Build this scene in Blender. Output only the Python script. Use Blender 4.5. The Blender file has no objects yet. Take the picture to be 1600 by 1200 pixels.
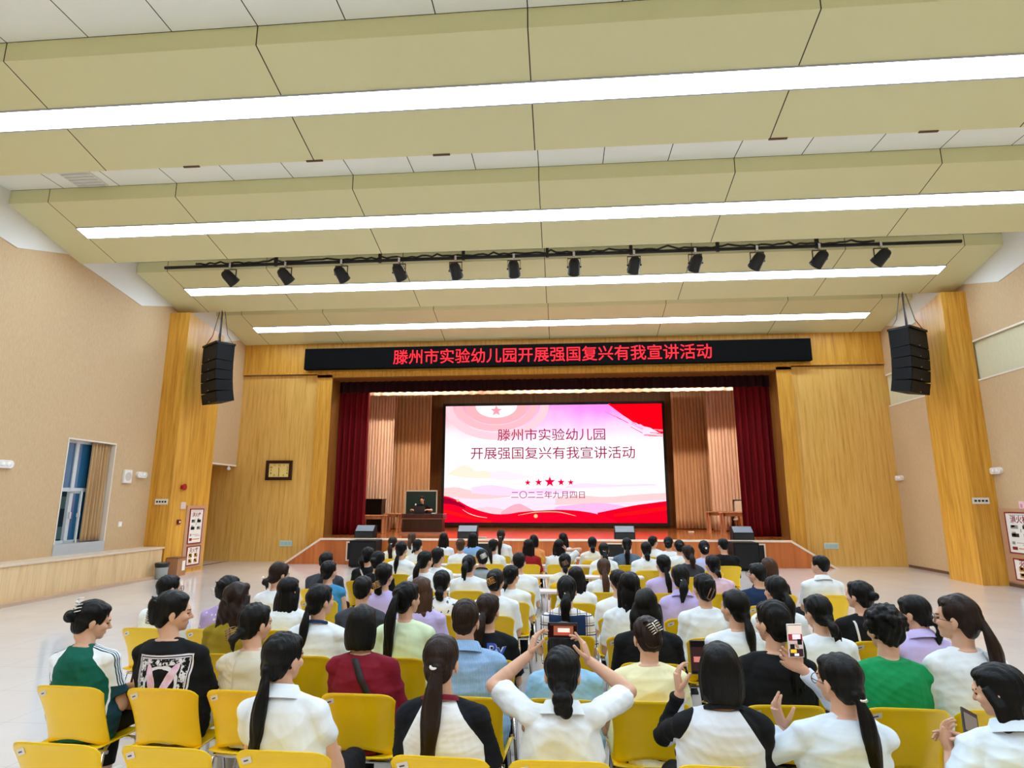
import bpy, bmesh, math, random
import numpy as np
from mathutils import Vector, Matrix, noise as mnoise
random.seed(7)
SC = bpy.context.scene
COL = SC.collection

# ------------------------------------------------------------------ camera
EYE = 1.82
FPX = 930.0
PITCH, YAW = math.radians(11.2), math.radians(4.72)
cd = bpy.data.cameras.new('camera'); cam = bpy.data.objects.new('camera', cd); COL.objects.link(cam)
cd.sensor_width = 36.0; cd.lens = FPX / 1600.0 * 36.0; cd.clip_end = 200
cam.location = (0, 0, EYE); cam.rotation_euler = (math.pi / 2 + PITCH, 0, YAW)
SC.camera = cam
# ------------------------------------------------------------------ world, exposure
w = bpy.data.worlds.new('world'); SC.world = w; w.use_nodes = True
w.node_tree.nodes['Background'].inputs[0].default_value = (0.75, 0.87, 1.0, 1)
w.node_tree.nodes['Background'].inputs[1].default_value = 0.35
SC.view_settings.view_transform = 'Standard'; SC.view_settings.look = 'None'
SC.view_settings.gamma = 1.0; SC.view_settings.use_curve_mapping = False
SC.view_settings.exposure = 0.46
STRIP_POWER = 16.5          # radiance of the ceiling strips
SCREEN_POWER = 1.0
try:
    SC.cycles.max_bounces = 8; SC.cycles.diffuse_bounces = 5; SC.cycles.glossy_bounces = 3
    SC.cycles.transmission_bounces = 4; SC.cycles.use_denoising = True
    SC.cycles.caustics_reflective = False; SC.cycles.caustics_refractive = False
    SC.cycles.sample_clamp_indirect = 6.0
except Exception:
    pass

# pixel (1600x1200 frame) -> point of the hall, at depth Y / height Z / side X
_f = Vector((-math.sin(YAW) * math.cos(PITCH), math.cos(YAW) * math.cos(PITCH), math.sin(PITCH)))
_r = Vector((math.cos(YAW), math.sin(YAW), 0)); _u = _r.cross(_f)
def _ray(x, y): return _r * ((x - 800) / FPX) - _u * ((y - 600) / FPX) + _f
def onY(x, y, Y): d = _ray(x, y); t = Y / d.y; return Vector((d.x * t, Y, EYE + d.z * t))
def onZ(x, y, Z): d = _ray(x, y); t = (Z - EYE) / d.z; return Vector((d.x * t, d.y * t, Z))
def onX(x, y, X): d = _ray(x, y); t = X / d.x; return Vector((X, d.y * t, EYE + d.z * t))

# ------------------------------------------------------------------ materials
def lin(c): return tuple((v / 255 / 12.92) if v / 255 <= .04045 else ((v / 255 + .055) / 1.055) ** 2.4 for v in c)
class NT:
    def __init__(s, name):
        s.m = bpy.data.materials.new(name); s.m.use_nodes = True; s.t = s.m.node_tree; s.n = s.t.nodes
        s.b = s.n['Principled BSDF']; s.tc = None
    def new(s, typ, **kw):
        n = s.n.new(typ)
        for k, v in kw.items(): setattr(n, k, v)
        return n
    def link(s, a, b): s.t.links.new(a, b)
    def obj(s):
        if not s.tc: s.tc = s.new('ShaderNodeTexCoord')
        return s.tc.outputs['Object']
    def val(s, x):
        return x
    def math(s, op, a, b=None, c=None):
        n = s.new('ShaderNodeMath', operation=op)
        for i, v in enumerate((a, b, c)):
            if v is None: continue
            if isinstance(v, (int, float)): n.inputs[i].default_value = v
            else: s.link(v, n.inputs[i])
        return n.outputs[0]
    def xyz(s, vec=None):
        n = s.new('ShaderNodeSeparateXYZ'); s.link(vec or s.obj(), n.inputs[0]); return n.outputs
    def mapping(s, scale=(1, 1, 1), loc=(0, 0, 0), rot=(0, 0, 0), vec=None):
        n = s.new('ShaderNodeMapping'); s.link(vec or s.obj(), n.inputs[0])
        n.inputs['Scale'].default_value = scale; n.inputs['Location'].default_value = loc; n.inputs['Rotation'].default_value = rot
        return n.outputs[0]
    def noise(s, scale=5, detail=3, vec=None, rough=.55):
        n = s.new('ShaderNodeTexNoise'); n.inputs['Scale'].default_value = scale; n.inputs['Detail'].default_value = detail
        n.inputs['Roughness'].default_value = rough
        s.link(vec or s.obj(), n.inputs['Vector']); return n.outputs['Fac']
    def mix(s, fac, a, b):
        n = s.new('ShaderNodeMix', data_type='RGBA')
        if isinstance(fac, (int, float)): n.inputs[0].default_value = fac
        else: s.link(fac, n.inputs[0])
        for i, v in ((6, a), (7, b)):
            if isinstance(v, tuple): n.inputs[i].default_value = (*v[:3], 1)
            else: s.link(v, n.inputs[i])
        return n.outputs[2]
    def ramp(s, fac, *stops):
        n = s.new('ShaderNodeValToRGB'); s.link(fac, n.inputs[0]); e = n.color_ramp.elements
        while len(e) < len(stops): e.new(.5)
        for el, (p, c) in zip(e, stops): el.position = p; el.color = (*c, 1)
        return n.outputs[0]
    def color(s, c):
        if isinstance(c, tuple): s.b.inputs['Base Color'].default_value = (*c[:3], 1)
        else: s.link(c, s.b.inputs['Base Color'])
        return s
    def set(s, rough=.5, metal=0, spec=None, coat=None, sheen=None):
        s.b.inputs['Roughness'].default_value = rough; s.b.inputs['Metallic'].default_value = metal
        if spec is not None: s.b.inputs['Specular IOR Level'].default_value = spec
        if coat is not None: s.b.inputs['Coat Weight'].default_value = coat; s.b.inputs['Coat Roughness'].default_value = .08
        if sheen is not None: s.b.inputs['Sheen Weight'].default_value = sheen
        return s
    def emit(s, c, k):
        if isinstance(c, tuple): s.b.inputs['Emission Color'].default_value = (*c[:3], 1)
        else: s.link(c, s.b.inputs['Emission Color'])
        s.b.inputs['Emission Strength'].default_value = k; return s
    def bump(s, h, strength=.3, dist=.01):
        n = s.new('ShaderNodeBump'); n.inputs['Strength'].default_value = strength; n.inputs['Distance'].default_value = dist
        s.link(h, n.inputs['Height']); s.link(n.outputs[0], s.b.inputs['Normal']); return s
    def lines(s, coord, period, offset, half):      # 1 on thin joint lines
        a = s.math('ADD', coord, -offset + period * 100 + period / 2)
        f = s.math('MODULO', a, period)
        d = s.math('ABSOLUTE', s.math('SUBTRACT', f, period / 2))
        return s.math('LESS_THAN', d, half)
_pl = {}
def plain(name, rgb, rough=.5, metal=0, noise=0.0, spec=None, coat=None, sheen=None):
    if name in _pl: return _pl[name]
    t = NT(name); c = lin(rgb)
    if noise:
        f = t.noise(40, 3); t.color(t.mix(f, tuple(v * (1 - noise) for v in c), tuple(min(1, v * (1 + noise)) for v in c)))
    else: t.color(c)
    t.set(rough, metal, spec, coat, sheen); _pl[name] = t.m
    return t.m
def glow(name, rgb, k):
    if name in _pl: return _pl[name]
    t = NT(name); t.color((0, 0, 0)).set(.5, 0, 0).emit(lin(rgb), k); _pl[name] = t.m
    return t.m

# ------------------------------------------------------------------ objects
def tag(o, label=None, cat=None, group=None, kind=None):
    if label: o['label'] = label
    if cat: o['category'] = cat
    if group: o['group'] = group
    if kind: o['kind'] = kind
    return o
def empty(name, loc=(0, 0, 0), rz=0, **kw):
    o = bpy.data.objects.new(name, None); COL.objects.link(o); o.location = loc; o.rotation_euler = (0, 0, rz)
    o.empty_display_size = .1
    return tag(o, **kw)
def link_mesh(name, me, mat=None, parent=None, smooth=False):
    o = bpy.data.objects.new(name, me); COL.objects.link(o)
    if mat is not None:
        for m in (mat if isinstance(mat, (list, tuple)) else [mat]): me.materials.append(m)
    if smooth:
        me.polygons.foreach_set('use_smooth', [True] * len(me.polygons))
    if parent: o.parent = parent
    return o
class B:
    """collects shapes into one mesh"""
    def __init__(s): s.bm = bmesh.new(); s.mi = 0
    def _faces(s, fs):
        for f in fs: f.material_index = s.mi
    def box(s, x0, x1, y0, y1, z0, z1, rot=None, bevel=0):
        r = bmesh.ops.create_cube(s.bm, size=1)
        vs = r['verts']; c = Vector(((x0 + x1) / 2, (y0 + y1) / 2, (z0 + z1) / 2))
        for v in vs:
            p = Vector((v.co.x * (x1 - x0), v.co.y * (y1 - y0), v.co.z * (z1 - z0)))
            if rot is not None: p = rot @ p
            v.co = p + c
        fs = {f for v in vs for f in v.link_faces}; s._faces(fs)
        if bevel:
            es = list({e for v in vs for e in v.link_edges})
            bmesh.ops.bevel(s.bm, geom=es, offset=bevel, segments=2, affect='EDGES', profile=.5)
        return s
    def poly(s, pts):
        f = s.bm.faces.new([s.bm.verts.new(p) for p in pts]); f.material_index = s.mi; return s
    def prism(s, pts, d):          # polygon pts pushed by vector d
        d = Vector(d); a = [s.bm.verts.new(p) for p in pts]; b = [s.bm.verts.new(Vector(p) + d) for p in pts]
        n = len(a); fs = [s.bm.faces.new(a[::-1]), s.bm.faces.new(b)]
        for i in range(n): fs.append(s.bm.faces.new((a[i], a[(i + 1) % n], b[(i + 1) % n], b[i])))
        s._faces(fs); return s
    def rings(s, rings, cap=True, close=True):
        vs = [[s.bm.verts.new(p) for p in r] for r in rings]; fs = []
        for a, b in zip(vs, vs[1:]):
            n = len(a)
            for i in range(n if close else n - 1): fs.append(s.bm.faces.new((a[i], a[(i + 1) % n], b[(i + 1) % n], b[i])))
        if cap:
            fs.append(s.bm.faces.new(vs[0][::-1])); fs.append(s.bm.faces.new(vs[-1]))
        s._faces(fs); return s
    def tube(s, path, r, n=8, flat=None):
        path = [Vector(p) for p in path]; rs = r if isinstance(r, (list, tuple)) else [r] * len(path)
        out = []; up = None
        for i, p in enumerate(path):
            d = (path[min(i + 1, len(path) - 1)] - path[max(i - 1, 0)]).normalized()
            if up is None:
                up = Vector((0, 0, 1)) if abs(d.z) < .9 else Vector((0, 1, 0))
            a = d.cross(up).normalized(); b = a.cross(d).normalized(); up = b
            k = flat or 1.0
            out.append([p + a * math.cos(2 * math.pi * j / n) * rs[i] + b * math.sin(2 * math.pi * j / n) * rs[i] * k for j in range(n)])
        return s.rings(out)
    def cyl(s, p0, p1, r0, r1=None, n=16): return s.tube([p0, p1], [r0, r0 if r1 is None else r1], n)
    def ell(s, c, rx, ry, rz, n=16, m=10, rot=None):
        r = bmesh.ops.create_uvsphere(s.bm, u_segments=n, v_segments=m, radius=1)
        for v in r['verts']:
            p = Vector((v.co.x * rx, v.co.y * ry, v.co.z * rz))
            if rot is not None: p = rot @ p
            v.co = p + Vector(c)
        s._faces({f for v in r['verts'] for f in v.link_faces}); return s
    def cone(s, p0, p1, r0, r1, n=12):     # tapered capsule
        p0, p1 = Vector(p0), Vector(p1); d = (p1 - p0); L = d.length; d = d / L if L > 1e-6 else Vector((0, 0, 1))
        path, rs = [], []
        for k in range(4): a = math.pi / 2 * (1 - k / 4) ; path.append(p0 - d * r0 * math.sin(a)); rs.append(max(r0 * math.cos(a), r0 * .08))
        for k in range(1, 4): path.append(p0 + d * L * k / 4 * 1.0); rs.append(r0 + (r1 - r0) * k / 4)
        for k in range(0, 5): a = math.pi / 2 * k / 4; path.append(p1 + d * r1 * math.sin(a)); rs.append(max(r1 * math.cos(a), r1 * .08))
        return s.tube(path, rs, n)
    def lathe(s, prof, c=(0, 0, 0), n=24, axis='z'):
        out = []
        for r, h in prof:
            ring = []
            for j in range(n):
                a = 2 * math.pi * j / n; x, y = r * math.cos(a), r * math.sin(a)
                p = Vector((x, y, h)) if axis == 'z' else (Vector((x, h, y)) if axis == 'y' else Vector((h, x, y)))
                ring.append(p + Vector(c))
            out.append(ring)
        return s.rings(out)
    def mesh(s, name='m'):
        bmesh.ops.recalc_face_normals(s.bm, faces=s.bm.faces)
        me = bpy.data.meshes.new(name); s.bm.to_mesh(me); s.bm.free(); return me
    def obj(s, name, mat, parent=None, smooth=False, **kw):
        return tag(link_mesh(name, s.mesh(name), mat, parent, smooth), **kw)
def box_obj(name, mat, x0, x1, y0, y1, z0, z1, parent=None, bevel=0, rot=None, **kw):
    return B().box(x0, x1, y0, y1, z0, z1, rot, bevel).obj(name, mat, parent, **kw)
def struct(o): o['kind'] = 'structure'; return o
def text_mesh(s, size, extrude=0, bold=0, align='CENTER'):
    c = bpy.data.curves.new('txt', 'FONT'); c.body = s; c.size = size; c.align_x = align; c.align_y = 'CENTER'
    c.extrude = extrude; c.offset = bold; c.resolution_u = 4
    o = bpy.data.objects.new('txt', c); COL.objects.link(o)
    dg = bpy.context.evaluated_depsgraph_get(); me = bpy.data.meshes.new_from_object(o.evaluated_get(dg))
    bpy.data.objects.remove(o); bpy.data.curves.remove(c)
    return me
def mesh_size(me):
    a = np.empty(len(me.vertices) * 3); me.vertices.foreach_get('co', a); a = a.reshape(-1, 3); return a.min(0), a.max(0)
def write(name, s, mat, loc, rot, parent=None, width=None, height=None, size=1, bold=0, **kw):
    me = text_mesh(s, size, 0, bold)
    lo, hi = mesh_size(me); c = (lo + hi) / 2; sx = width / (hi[0] - lo[0]) if width else (height / (hi[1] - lo[1]) if height else 1)
    sy = height / (hi[1] - lo[1]) if height else sx
    for v in me.vertices: v.co = ((v.co.x - c[0]) * sx, (v.co.y - c[1]) * sy, 0)
    o = link_mesh(name, me, mat, parent); o.location = loc; o.rotation_euler = rot
    return tag(o, **kw)
# ================================================================== the hall
XC = -0.32; HW = 10.15; XL, XR = XC - HW, XC + HW      # side walls
PL, PR = XL + .57, XR - .57                             # pillar faces
CEIL = 7.675; YF = 18.5; YBACK = -7.0; STAGE = .74; YS = 17.9
BEAMS = [6.17 + 3.49 * k for k in range(-3, 4)]         # near edges
S = 3.39

def wood(name, c1, c2, c3, sx=14, sz=.7, rough=.42, plank=0.0, poff=0.0, axis=0):
    t = NT(name)
    n1 = t.noise(1.0, 4, t.mapping((sx, sx, sz)), .6)
    n2 = t.noise(1.0, 2, t.mapping((sx * 6, sx * 6, sz * 3)), .5)
    n3 = t.noise(1.0, 2, t.mapping((1.3, 1.3, .25)), .5)
    f = t.math('ADD', t.math('MULTIPLY', n1, .65), t.math('MULTIPLY', n2, .35))
    col = t.ramp(f, (.28, lin(c3)), (.5, lin(c2)), (.72, lin(c1)))
    col = t.mix(t.math('MULTIPLY', t.math('SUBTRACT', n3, .3), .35), col, lin(c1))
    if plank:
        x = t.xyz()[axis]; j = t.lines(x, plank, poff, .004)
        col = t.mix(t.math('MULTIPLY', j, .45), col, lin(c3))
    t.color(col).set(rough).bump(f, .12, .004)
    return t.m
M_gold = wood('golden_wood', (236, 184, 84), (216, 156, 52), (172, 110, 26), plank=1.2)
M_goldlit = wood('lit_golden_wood', (240, 198, 122), (228, 180, 90), (192, 134, 50), plank=1.2)  # same golden wood, the light on the side panels put into its colour
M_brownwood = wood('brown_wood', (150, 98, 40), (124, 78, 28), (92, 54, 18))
M_cherry = wood('cherry_wood', (206, 122, 58), (186, 98, 42), (150, 70, 28), sx=5, sz=.5)
M_trimw = wood('pale_trim_wood', (240, 214, 170), (230, 200, 150), (205, 170, 120))
M_bench = wood('bench_wood', (236, 206, 160), (226, 194, 146), (196, 160, 112), sx=8, plank=.16, axis=1)
M_stagefl = wood('stage_floor_wood', (186, 112, 56), (166, 94, 44), (132, 70, 30), sx=3, rough=.13)

def fabric_wall(name, c1, c2):
    t = NT(name)
    n = t.noise(1, 3, t.mapping((60, 60, 9)), .6); g = t.noise(90, 2)
    f = t.math('ADD', t.math('MULTIPLY', n, .6), t.math('MULTIPLY', g, .4))
    t.color(t.ramp(f, (.3, lin(c2)), (.7, lin(c1)))).set(.75).bump(f, .2, .004)
    return t.m
M_wall = fabric_wall('tan_wall_cloth', (214, 184, 144), (194, 162, 120))
M_wallpale = fabric_wall('pale_wall_cloth', (222, 214, 180), (206, 198, 162))
M_white = plain('white_paint', (226, 224, 216), .6, noise=.04)
M_wedge = None
t = NT('ceiling_white'); o = t.xyz()
j = t.lines(o[0], S / 3, XC, .007)
jy = t.lines(o[1], 3.49, BEAMS[0] - .004, .006)
t.color(t.mix(t.math('MAXIMUM', j, jy), lin((242, 243, 236)), lin((40, 36, 26)))).set(.7)
t.bump(t.noise(120, 3), .25, .003); M_ceil = t.m
def beam_mat(name, ca, cb):
    t = NT(name); x = t.xyz()[0]
    j = t.lines(x, S, XC, .008)
    e = t.math('LESS_THAN', t.math('ABSOLUTE', t.math('SUBTRACT', t.math('ABSOLUTE', t.math('SUBTRACT', x, XC)), 2.75 * S)), .007)
    g = t.noise(140, 4, None, .7)
    t.color(t.mix(t.math('MAXIMUM', j, e), t.mix(g, lin(ca), lin(cb)), lin((52, 44, 20)))).set(.7).bump(g, .25, .003)
    return t.m
M_beam = beam_mat('olive_tan_board', (216, 211, 162), (230, 226, 180))
M_slot = plain('dark_slot', (96, 66, 44), .6)
M_black = plain('matte_black', (14, 14, 15), .55)
M_alu = plain('aluminium', (190, 192, 196), .35, .8)
M_chrome = plain('chrome', (214, 214, 218), .16, 1.0)

# floor
t = NT('polished_tile'); o = t.xyz()
jn = t.math('MAXIMUM', t.lines(o[0], .8, .1, .0025), t.lines(o[1], .8, .3, .0025))
n = t.noise(1.1, 4); n2 = t.noise(60, 2)
base = t.mix(t.math('MULTIPLY', t.math('ADD', n, t.math('MULTIPLY', n2, .25)), .8), lin((226, 220, 216)), lin((206, 198, 194)))
t.color(t.mix(t.math('MULTIPLY', jn, .5), base, lin((150, 140, 135)))).set(.09, 0, .55); M_floor = t.m
struct(box_obj('floor', M_floor, XL - 1.6, XR + .3, YBACK - .3, YF + .4, -.2, 0))
struct(box_obj('ceiling', M_ceil, XL - .3, XR + .3, YBACK - .3, YF + .4, CEIL, CEIL + .2))
struct(box_obj('wall_back', M_wall, XL - .3, XR + .3, YBACK - .3, YBACK, 0, CEIL))

# ceiling beams: boards hung across the hall, falling towards the stage
BZ0, BZ1, BL = 7.40, 6.955, 1.85
for k, y in enumerate(BEAMS):
    pts = [(XL, y, CEIL), (XL, y, BZ0), (XL, y + BL, BZ1), (XL, y + BL, BZ1 + .06), (XL, y + BL - .1, CEIL)]
    ob = B().prism(pts, (2 * HW, 0, 0)).obj('beam', M_beam); struct(ob)
# the strips of light in the beams
t = NT('light_diffuser'); t.color((.02, .02, .02)).set(.5, 0, 0).emit(lin((210, 233, 255)), STRIP_POWER); M_strip = t.m
nm = {3: 'nearest visible to the camera, running right across the picture', 4: 'second from the camera, in front of the spotlight bar', 5: 'just behind the black spotlight bar', 6: 'nearest the stage, above the red scrolling sign'}
sl = (BZ1 - BZ0) / BL
for k, y in enumerate(BEAMS):
    e = empty('strip_light', (XC, y + .875, BZ0 + sl * .875), label='long white ceiling light strip ' + nm.get(k, 'in the rear part of the hall'), cat='light', group='ceiling light strips')
    e.rotation_euler = (math.atan(sl), 0, 0)
    hw = 2.75 * S
    b = B().box(-hw, hw, -.155, .155, -.012, .004); b.obj('diffuser', M_strip, e)
    f = B()
    for s_ in (-1, 1): f.box(-hw - .02, hw + .02, s_ * .165 - .01, s_ * .165 + .01, -.016, .004)
    for s_ in (-1, 1): f.box(s_ * (hw + .01) - .01, s_ * (hw + .01) + .01, -.155, .155, -.016, .004)
    f.obj('frame', plain('strip_frame', (176, 178, 190), .5), e)
for (x, y), nn in zip(((300, 258), (492, 248.5), (690, 239.5), (1215, 214.5), (1450, 203)), ('farthest left of the five', 'second from the left wall', 'third, just left of the middle joint', 'fourth, under the right of the hall', 'nearest the right wall')):
    p = onY(x, y, BEAMS[3] + BL)
    box_obj('vent_slot', M_slot, p.x - .13, p.x + .13, p.y - .02, p.y + .012, BZ1 - .012, BZ1 + .012, label='small brown vent slot on the nearest beam, ' + nn, cat='vent', group='brown vent slots on the beam')
p = onZ(127, 277, CEIL)
g = B().box(p.x - .3, p.x + .3, p.y - .3, p.y + .3, CEIL - .02, CEIL)
gv = g.obj('ceiling_grille', M_white, label='white square air grille in the white ceiling near the left wall', cat='vent')
sb = B()
for i in range(6): sb.box(p.x - .27, p.x + .27, p.y - .25 + i * .095, p.y - .21 + i * .095, CEIL - .03, CEIL - .021)
sb.obj('louvre', plain('grille_grey', (205, 206, 204), .5), gv)

# side walls with a white saw-tooth frieze under the ceiling
M_frz = M_white
def frieze(name, X, sgn):
    prs = [(1.55, 6.70)]
    pts = []
    for y in BEAMS:
        pts += [(y + 1.49, 7.03), (y + 3.82, 6.655)]
    b = B()
    for y in BEAMS:
        b.prism([(X, y + 1.49, CEIL), (X, y + 4.98, CEIL), (X, y + 4.98, 7.03), (X, y + 3.82, 6.655), (X, y + 1.49, 7.03)], (sgn * .02, 0, 0))
    return struct(b.obj(name, M_frz))
# left
AL0, AL1, AZ = 16.45, YF, 2.95                 # the door alcove
b = B()
WY0, WY1, WZ0, WZ1 = 11.85, 13.25, .72, 3.17   # window opening
for y0, y1, z0, z1 in ((YBACK, WY0, 0, CEIL), (WY0, WY1, 0, WZ0), (WY0, WY1, WZ1, CEIL), (WY1, AL0, 0, CEIL), (AL0, AL1 + .4, AZ, CEIL)):
    b.box(XL - .3, XL, y0, y1, z0, z1)
struct(b.obj('wall_left', M_wall))
frieze('trim_1', XL, 1)
b = B(); b.box(XL - 1.35, XL - 1.3, AL0 - .3, AL1, 0, AZ + .1); b.box(XL - 1.3, XL - .3, AL0 - .3, AL0, 0, AZ + .1); b.box(XL - 1.3, XL - .3, AL0, AL1, AZ, AZ + .1)
struct(b.obj('wall_alcove', M_gold))
# right: three bands, the middle one set back
b = B(); b.box(XR, XR + .3, YBACK, YF + .4, 5.59, CEIL); b.box(XR + .06, XR + .3, YBACK, YF + .4, 0, 5.59)
b.box(XR, XR + .06, YBACK, YF + .4, 0, 4.65); struct(b.obj('wall_right', M_wall))
struct(box_obj('trim_2', M_wallpale, XR + .045, XR + .06, YBACK, YF, 4.65, 5.59))
frieze('trim_3', XR, -1)
b = B(); b.box(XR - .015, XR + .02, YBACK, YF, 5.555, 5.595); b.box(XR - .015, XR + .06, YBACK, YF, 4.615, 4.65)
struct(b.obj('trim_4', plain('ledge_cream', (238, 226, 206), .5)))
# pillars
def pillar(name, xa, xb, ya, yb):
    z0, z1 = 6.83, 6.62
    b = B().prism([(xa, ya, 0), (xa, ya, z0), (xa, yb, z1), (xa, yb, 0)], (xb - xa, 0, 0))
    return struct(b.obj(name, M_gold))
pillar('pillar_left', XL, PL, 14.6, 16.3)
pillar('pillar_right', PR, XR, 14.6, 15.75)
# front wall
b = B()
b.box(XL - 1.4, -7.92, YF + .06, YF + .5, 0, 5.9); b.box(7.08, XR + .3, YF + .06, YF + .5, 0, 5.9)
struct(b.obj('wall_front', M_goldlit))
b = B()
b.box(-7.92, -7.42, YF, YF + .5, 0, 5.9); b.box(6.63, 7.08, YF, YF + .5, 0, 5.9)
struct(b.obj('trim_5', M_gold))
OZ = 5.81
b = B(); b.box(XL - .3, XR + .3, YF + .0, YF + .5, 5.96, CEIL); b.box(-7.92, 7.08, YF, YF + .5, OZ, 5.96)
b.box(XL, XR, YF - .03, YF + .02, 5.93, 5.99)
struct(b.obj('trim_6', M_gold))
b = B(); b.box(-7.44, -7.40, YF + .02, YF + .7, STAGE, OZ); b.box(6.61, 6.65, YF + .02, YF + .7, STAGE, OZ); b.box(-7.44, 6.65, YF + .02, YF + .7, OZ - .03, OZ)
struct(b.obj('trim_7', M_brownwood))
# baseboards
M_base = plain('brown_skirting', (110, 74, 54), .45)
struct(box_obj('baseboard_right', M_base, XR - .02, XR, YBACK, YF, 0, .07))
struct(box_obj('baseboard_left', M_base, PL - .012, PL + .01, YBACK, 14.55, 0, .055))
b = B(); b.box(XL - .02, XL + .02, AL0, AL1, 0, .012); struct(b.obj('trim_8', M_base))
# bench along the left wall
bb = B().box(XL + .003, PL - .02, YBACK + .01, 14.55, .06, .68).obj('bench', M_bench, label='long pale wood bench box built along the left wall', cat='bench')
box_obj('top', plain('bench_top', (226, 206, 182), .4), XL + .003, PL + .01, YBACK + .01, 14.58, .68, .72, bb)
box_obj('plinth', plain('bench_plinth', (196, 166, 138), .5), XL + .003, PL + .14, YBACK + .01, 14.5, 0.0, .06, bb)

# window on the left
t = NT('window_glass_dark'); t.color(lin((40, 92, 128))).set(.08, 0, .8); t.b.inputs['Alpha'].default_value = 1; M_glassd = t.m
M_wf = plain('window_frame_white', (206, 210, 212), .4)
win = struct(empty('window_1', (XL, (WY0 + WY1) / 2, WZ0)))
def rel(o, x0, x1, y0, y1, z0, z1): return (x0 - o.location.x, x1 - o.location.x, y0 - o.location.y, y1 - o.location.y, z0 - o.location.z, z1 - o.location.z)
b = B(); xg = XL - .22
SILL = .95; MIDZ = 2.08; MY = 12.36
for a in ((XL - .3, XL + .014, WY0 + .002, WY0 + .028, WZ0, WZ1 - .002), (XL - .3, XL + .014, WY1 - .028, WY1 - .002, WZ0, WZ1 - .002), (XL - .3, XL + .014, WY0 + .028, WY1 - .028, WZ1 - .03, WZ1 - .002)): b.box(*rel(win, *a))
b.obj('casing', plain('casing_cream', (232, 222, 208), .5), win)
b = B()
for a in ((xg - .03, xg + .03, WY0, WY0 + .06, SILL, WZ1), (xg - .03, xg + .03, WY1 - .06, WY1, SILL, WZ1), (xg - .03, xg + .03, WY0, WY1, SILL, SILL + .06), (xg - .03, xg + .03, WY0, WY1, WZ1 - .08, WZ1), (xg - .03, xg + .03, WY0, WY1, MIDZ - .04, MIDZ + .04), (xg - .035, xg + .035, MY - .045, MY + .045, SILL, WZ1)): b.box(*rel(win, *a))
b.obj('frame', M_wf, win)
box_obj('sill', plain('sill_stone', (186, 188, 190), .3), *rel(win, XL - .3, XL + .02, WY0, WY1, WZ0, SILL), win)
box_obj('pane', M_glassd, *rel(win, xg - .005, xg + .005, WY0 + .06, WY1 - .06, MIDZ, WZ1 - .08), win)
box_obj('pane', M_glassd, *rel(win, xg - .005, xg + .005, MY + .04, WY1 - .06, SILL + .06, MIDZ), win)
b = B()
for z in (SILL + .03, MIDZ - .06): b.box(*rel(win, xg + .0, xg + .30, MY - .05, MY - .02, z - .02, z + .03))
b.box(*rel(win, xg + .27, xg + .31, MY - .05, MY - .02, SILL + .02, MIDZ - .05))
b.obj('open_sash', M_wf, win)
box_obj('handle', M_wf, *rel(win, xg + .03, xg + .07, MY - .02, MY + .03, 1.46, 1.6), win)
box_obj('sash_handle', M_wf, *rel(win, xg + .27, xg + .34, MY - .07, MY - .05, 1.5, 1.58), win)
# what shows through it: a blue-grey building outside at dusk
t = NT('dusk_facade'); o = t.xyz()
bands = t.lines(o[2], .8, .2, .16)
t.color(t.mix(bands, lin((54, 96, 116)), lin((150, 196, 206)))).set(.7); 
struct(box_obj('exterior_wall', t.m, XL - 3.2, XL - 3.0, 8, 20, 0, 6))
# tan curtain beside it
def curtain(name, mat, p0, p1, z0, z1, depth=.06, waves=9, flare=1.0, seed=0, nseg=None, parent=None, thick=.012, **kw):
    """hanging pleated cloth from p0 to p1 (x, y), z0..z1"""
    rnd = random.Random(seed); p0, p1 = Vector(p0), Vector(p1); d = p1 - p0; n2 = Vector((-d.y, d.x)).normalized()
    N = nseg or waves * 10; ph = [rnd.uniform(-.6, .6) for _ in range(waves + 2)]; am = [rnd.uniform(.6, 1.25) for _ in range(waves + 2)]
    rows = []; nz = 14
    for iz in range(nz + 1):
        v = iz / nz; z = z1 + (z0 - z1) * v; row = []
        for i in range(N + 1):
            u = i / N; k = u * waves; kk = int(min(k, waves - 1e-6)); fr = k - kk
            a = am[kk] * (1 - fr) + am[kk + 1] * fr; p_ = ph[kk] * (1 - fr) + ph[kk + 1] * fr
            off = depth * a * math.sin(2 * math.pi * k + p_ + .5 * v * math.sin(3 * u + seed)) * (.75 + .35 * v) + .3 * depth * math.sin(5.1 * k + seed) * v
            uu = .5 + (u - .5) * (1 + (flare - 1) * v)
            q = p0 + d * uu + n2 * off; row.append(Vector((q.x, q.y, z)))
        rows.append(row)
    b = B(); fr_, bk = rows, [[Vector((p.x + n2.x * thick, p.y + n2.y * thick, p.z)) for p in r] for r in rows]
    ring = [list(a) + list(reversed(c)) for a, c in zip(fr_, bk)]
    b.rings(ring, cap=True)
    return b.obj(name, mat, parent, smooth=True, **kw)
def cloth_mat(name, c1, c2, sheen=.3, rough=.8):
    t = NT(name); n = t.noise(1, 3, t.mapping((26, 26, .8)), .6)
    t.color(t.ramp(n, (.3, lin(c2)), (.7, lin(c1)))).set(rough, 0, .2, sheen=sheen)
    t.bump(t.noise(300, 1), .1, .001); return t.m
M_ctan = cloth_mat('tan_curtain', (206, 172, 126), (166, 128, 84))
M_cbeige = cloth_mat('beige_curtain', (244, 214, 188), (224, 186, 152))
M_cbeige_shaded = cloth_mat('shaded_beige_curtain', (226, 184, 138), (198, 152, 104))  # the beige cloth again, with shade put into its colour
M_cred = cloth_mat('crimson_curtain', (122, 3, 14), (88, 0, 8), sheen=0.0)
M_cdark = cloth_mat('maroon_valance', (44, 2, 6), (30, 1, 4), sheen=0.0)
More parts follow.
